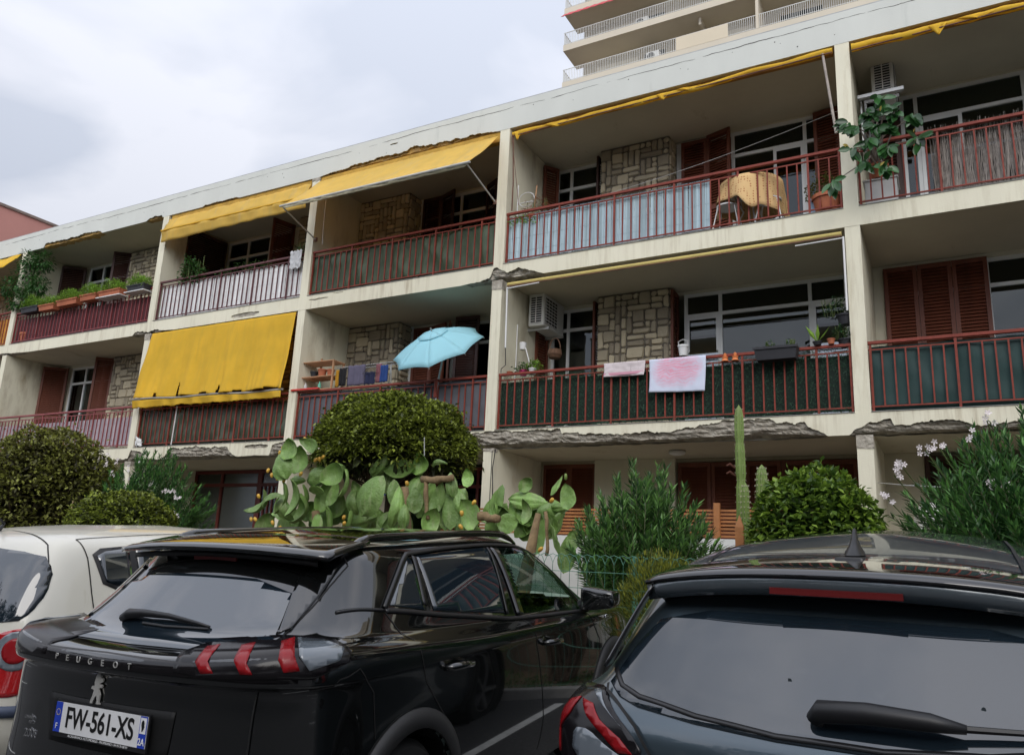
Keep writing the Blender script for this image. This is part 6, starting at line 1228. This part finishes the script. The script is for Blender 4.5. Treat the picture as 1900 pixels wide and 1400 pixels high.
patch(bv, [(.20, .815, 1.062), (.22, .87, 1.045), (.25, .925, .97), (.20, .92, .89), (.17, .895, .89), (.20, .89, .96), (.18, .84, 1.01)], dc, .010, REDL, 'red_light_bar', Q_, .02, .004, True)
patch(bv, [(.07, .58, .93), (.08, .66, .955), (.11, .74, .99), (.14, .80, .985), (.13, .80, .91), (.08, .66, .88)], dc, .009, CLR, 'clear_reflector', Q_, .02, .003, True, rnd_=1)
patch(bv, [(.20, .79, 1.09), (.21, .73, 1.093), (.16, .70, 1.065), (.10, .60, 1.01), (.12, .65, 1.035), (.17, .73, 1.07)], dc, .010, CLR, 'clear_cover', Q_, .02, .003, True, rnd_=1)
ribbon(bv, [(.22, .715, 1.115), (.194, .703, 1.09), (.097, .565, 1.02), (.059, .50, .955), (.05, .48, .85)], .010, .0125, GAP, 'panel_gap', Q_, True); ribbon(bv, [(.27, .93, 1.105), (.6, .93, 1.03)], .006, .003, GAP, 'panel_gap', Q_, True)
m = MB(); m.lathe([(.034, 0), (.030, .012), (.019, .03), (.011, .055), (.006, .088), (.001, .093)], 16); m.v = [Vector((.72 + (p.x * 2.6 if p.x > 0 or 1 else 0) - p.z * .25 * -1, p.y, 1.545 + p.z)) for p in m.v]; m.build('antenna_fin', TRIM, Q_, smooth=True, local=True)
m = MB(); m.box(.58, .84, -.048, .048, 1.52, 1.541); m.build('antenna_base', TRIM, Q_, local=True, bevel=.01)
ribbon(bv, [(.70, .58, 1.47), (.715, .4, 1.52), (.73, 0, 1.545), (.715, -.4, 1.52), (.70, -.58, 1.47)], .008, .006, GAP, 'panel_gap', Q_); patch(bv, side(bv, [(.75, 1.16), (.95, 1.40), (1.3, 1.45), (2.2, 1.46), (2.5, 1.40), (2.95, 1.12)]), (0, 1, 0), .005, GLS, 'side_window', Q_, .06, .003, True)
m = MB(); m.tube([onrear(bv, y, z, o_) for y, z, o_ in ((.035, 1.10, .02), (.02, 1.108, .045), (-.1, 1.112, .055), (-.25, 1.11, .05), (-.33, 1.108, .04))], [.026, .031, .029, .024, .012], 12); wi = m.build('wiper', WIP, Q_, smooth=True, local=True)
m = MB(); m.tube([onrear(bv, y, z, o_) for y, z, o_ in ((-.3, 1.108, .04), (-.45, 1.118, .03), (-.58, 1.13, .02))], [.010, .008, .006], 6); m.build('blade', WIP, wi, local=True)
for y, z in ((.12, 1.19), (-.37, 1.17)):
    c_ = onrear(bv, y, z, .0065); m = MB(); m.add([c_ + Vector((0, .006 * cos(k * .785) * rr(.7, 1.2), .008 * sin(k * .785) * rr(.7, 1.2) - (.008 if k == 6 else 0))) for k in range(8)], [tuple(range(8))]); m.build('water_spot', M('dirt_spot', (.02, .03, .035), .8), Q_, local=True)
wells(Q_, (.80, 3.42), .385, .90); arch(bv, Q_, .80, .375, .45, .90); arch(bv, Q_, 3.42, .375, .45, .90)
# ------------ ivory hatchback
H_ = carroot('parked_car', 1.0, -8.05, -.02, -3.585, .06, 'dusty ivory hatchback with a round red tail lamp, behind the black SUV at the left')
def keepM(c):
    for wx in (.72, 3.1):
        if abs(c.y) > .5 and (c.x - wx) ** 2 + (c.z - .32) ** 2 < .34 ** 2: return False
    return True
body, bv = car_body(RMOD, 1.60, 'body', WCP, H_, 3, keepM)
patch(bv, [(0, .72, 1.05), (0, 0, 1.02), (0, -.72, 1.05), (0, -.752, 1.10), (0, -.745, 1.20), (0, -.70, 1.34), (0, -.62, 1.43), (0, 0, 1.47), (0, .62, 1.43), (0, .70, 1.34), (0, .75, 1.15)], (1, 0, 0), .004, GLS2, 'rear_window', H_, .03, .002, rnd_=1)
patch(bv, side(bv, [(.66, 1.42), (.71, 1.24), (.80, 1.20), (1.50, 1.16), (1.50, 1.475), (.95, 1.468), (.72, 1.455)]), (0, 1, 0), .004, CLAD, 'window_surround', H_, .05, .002, True)
patch(bv, side(bv, [(.69, 1.41), (.735, 1.25), (.81, 1.225), (.92, 1.22), (.92, 1.45), (.75, 1.435)]), (0, 1, 0), .008, GLS, 'side_window', H_, .05, .002, True); patch(bv, side(bv, [(.97, 1.215), (1.48, 1.185), (1.48, 1.455), (.97, 1.452)]), (0, 1, 0), .008, GLS, 'side_window', H_, .05, .002, True); patch(bv, side(bv, [(1.54, 1.18), (2.5, 1.15), (2.35, 1.42), (2.1, 1.46), (1.54, 1.46)]), (0, 1, 0), .008, GLS, 'side_window', H_, .05, .002, True)
ribbon(bv, [(.60, -.60, 1.505), (.625, -.70, 1.40), (.63, -.77, 1.19), (.64, -.80, 1.05)], .008, .003, GAP, 'panel_gap', H_, True); ribbon(bv, [(.55, 0, 1.565), (.50, -.3, 1.54), (.44, -.577, 1.475), (.36, -.75, 1.3)], .008, .003, GAP, 'panel_gap', H_, True)
ribbon(bv, [(.60, -.6, 1.505), (1.2, -.56, 1.54), (2.2, -.5, 1.55)], .008, .003, GAP, 'panel_gap', H_, True); ribbon(bv, [(.28, -.79, 1.055), (.26, -.77, 1.01)], .008, .003, GAP, 'panel_gap', H_, True)
LM = [(.1, -.62, .95), (.15, -.70, 1.0), (.22, -.75, 1.02), (.28, -.79, 1.01), (.31, -.82, .94), (.32, -.84, .85), (.28, -.83, .70), (.22, -.80, .66), (.1, -.66, .66), (.06, -.60, .75)]
dm = (1, 1.0, 0); patch(bv, LM, dm, .005, M('deep_red_lamp', (.36, .01, .012), .1, .1, 6, coat=1.), 'tail_lamp', H_, .025, .004, True, rnd_=1)
cc = Vector((.205, -.765, .90)); e1_ = Vector((.70, -.70, 0))
def disc(r, z0=.9, n=20): return [cc + e1_ * (r * cos(2 * pi * k / n)) + Vector((0, 0, r * sin(2 * pi * k / n))) for k in range(n)]
patch(bv, disc(.105), dm, .009, CLR, 'lamp_ring', H_, .02, .003); patch(bv, disc(.068), dm, .013, REDL, 'round_lamp', H_, .02, .004)
ribbon(bv, [(.02, -.4, .59), (.10, -.72, .59), (.26, -.83, .58), (.40, -.84, .58)], .06, .008, M('blue_grey_bumper_strip', (.06, .08, .13), .6), 'bumper_strip', H_, True, th=.01)
m = MB(); m.tube([(.52, .10, 1.56), (.55, .10, 1.60), (.42, .10, 1.72)], [.018, .010, .004], 8); m.build('antenna', TRIM, H_, local=True)
wells(H_, (.72, 3.1), .34, .84)
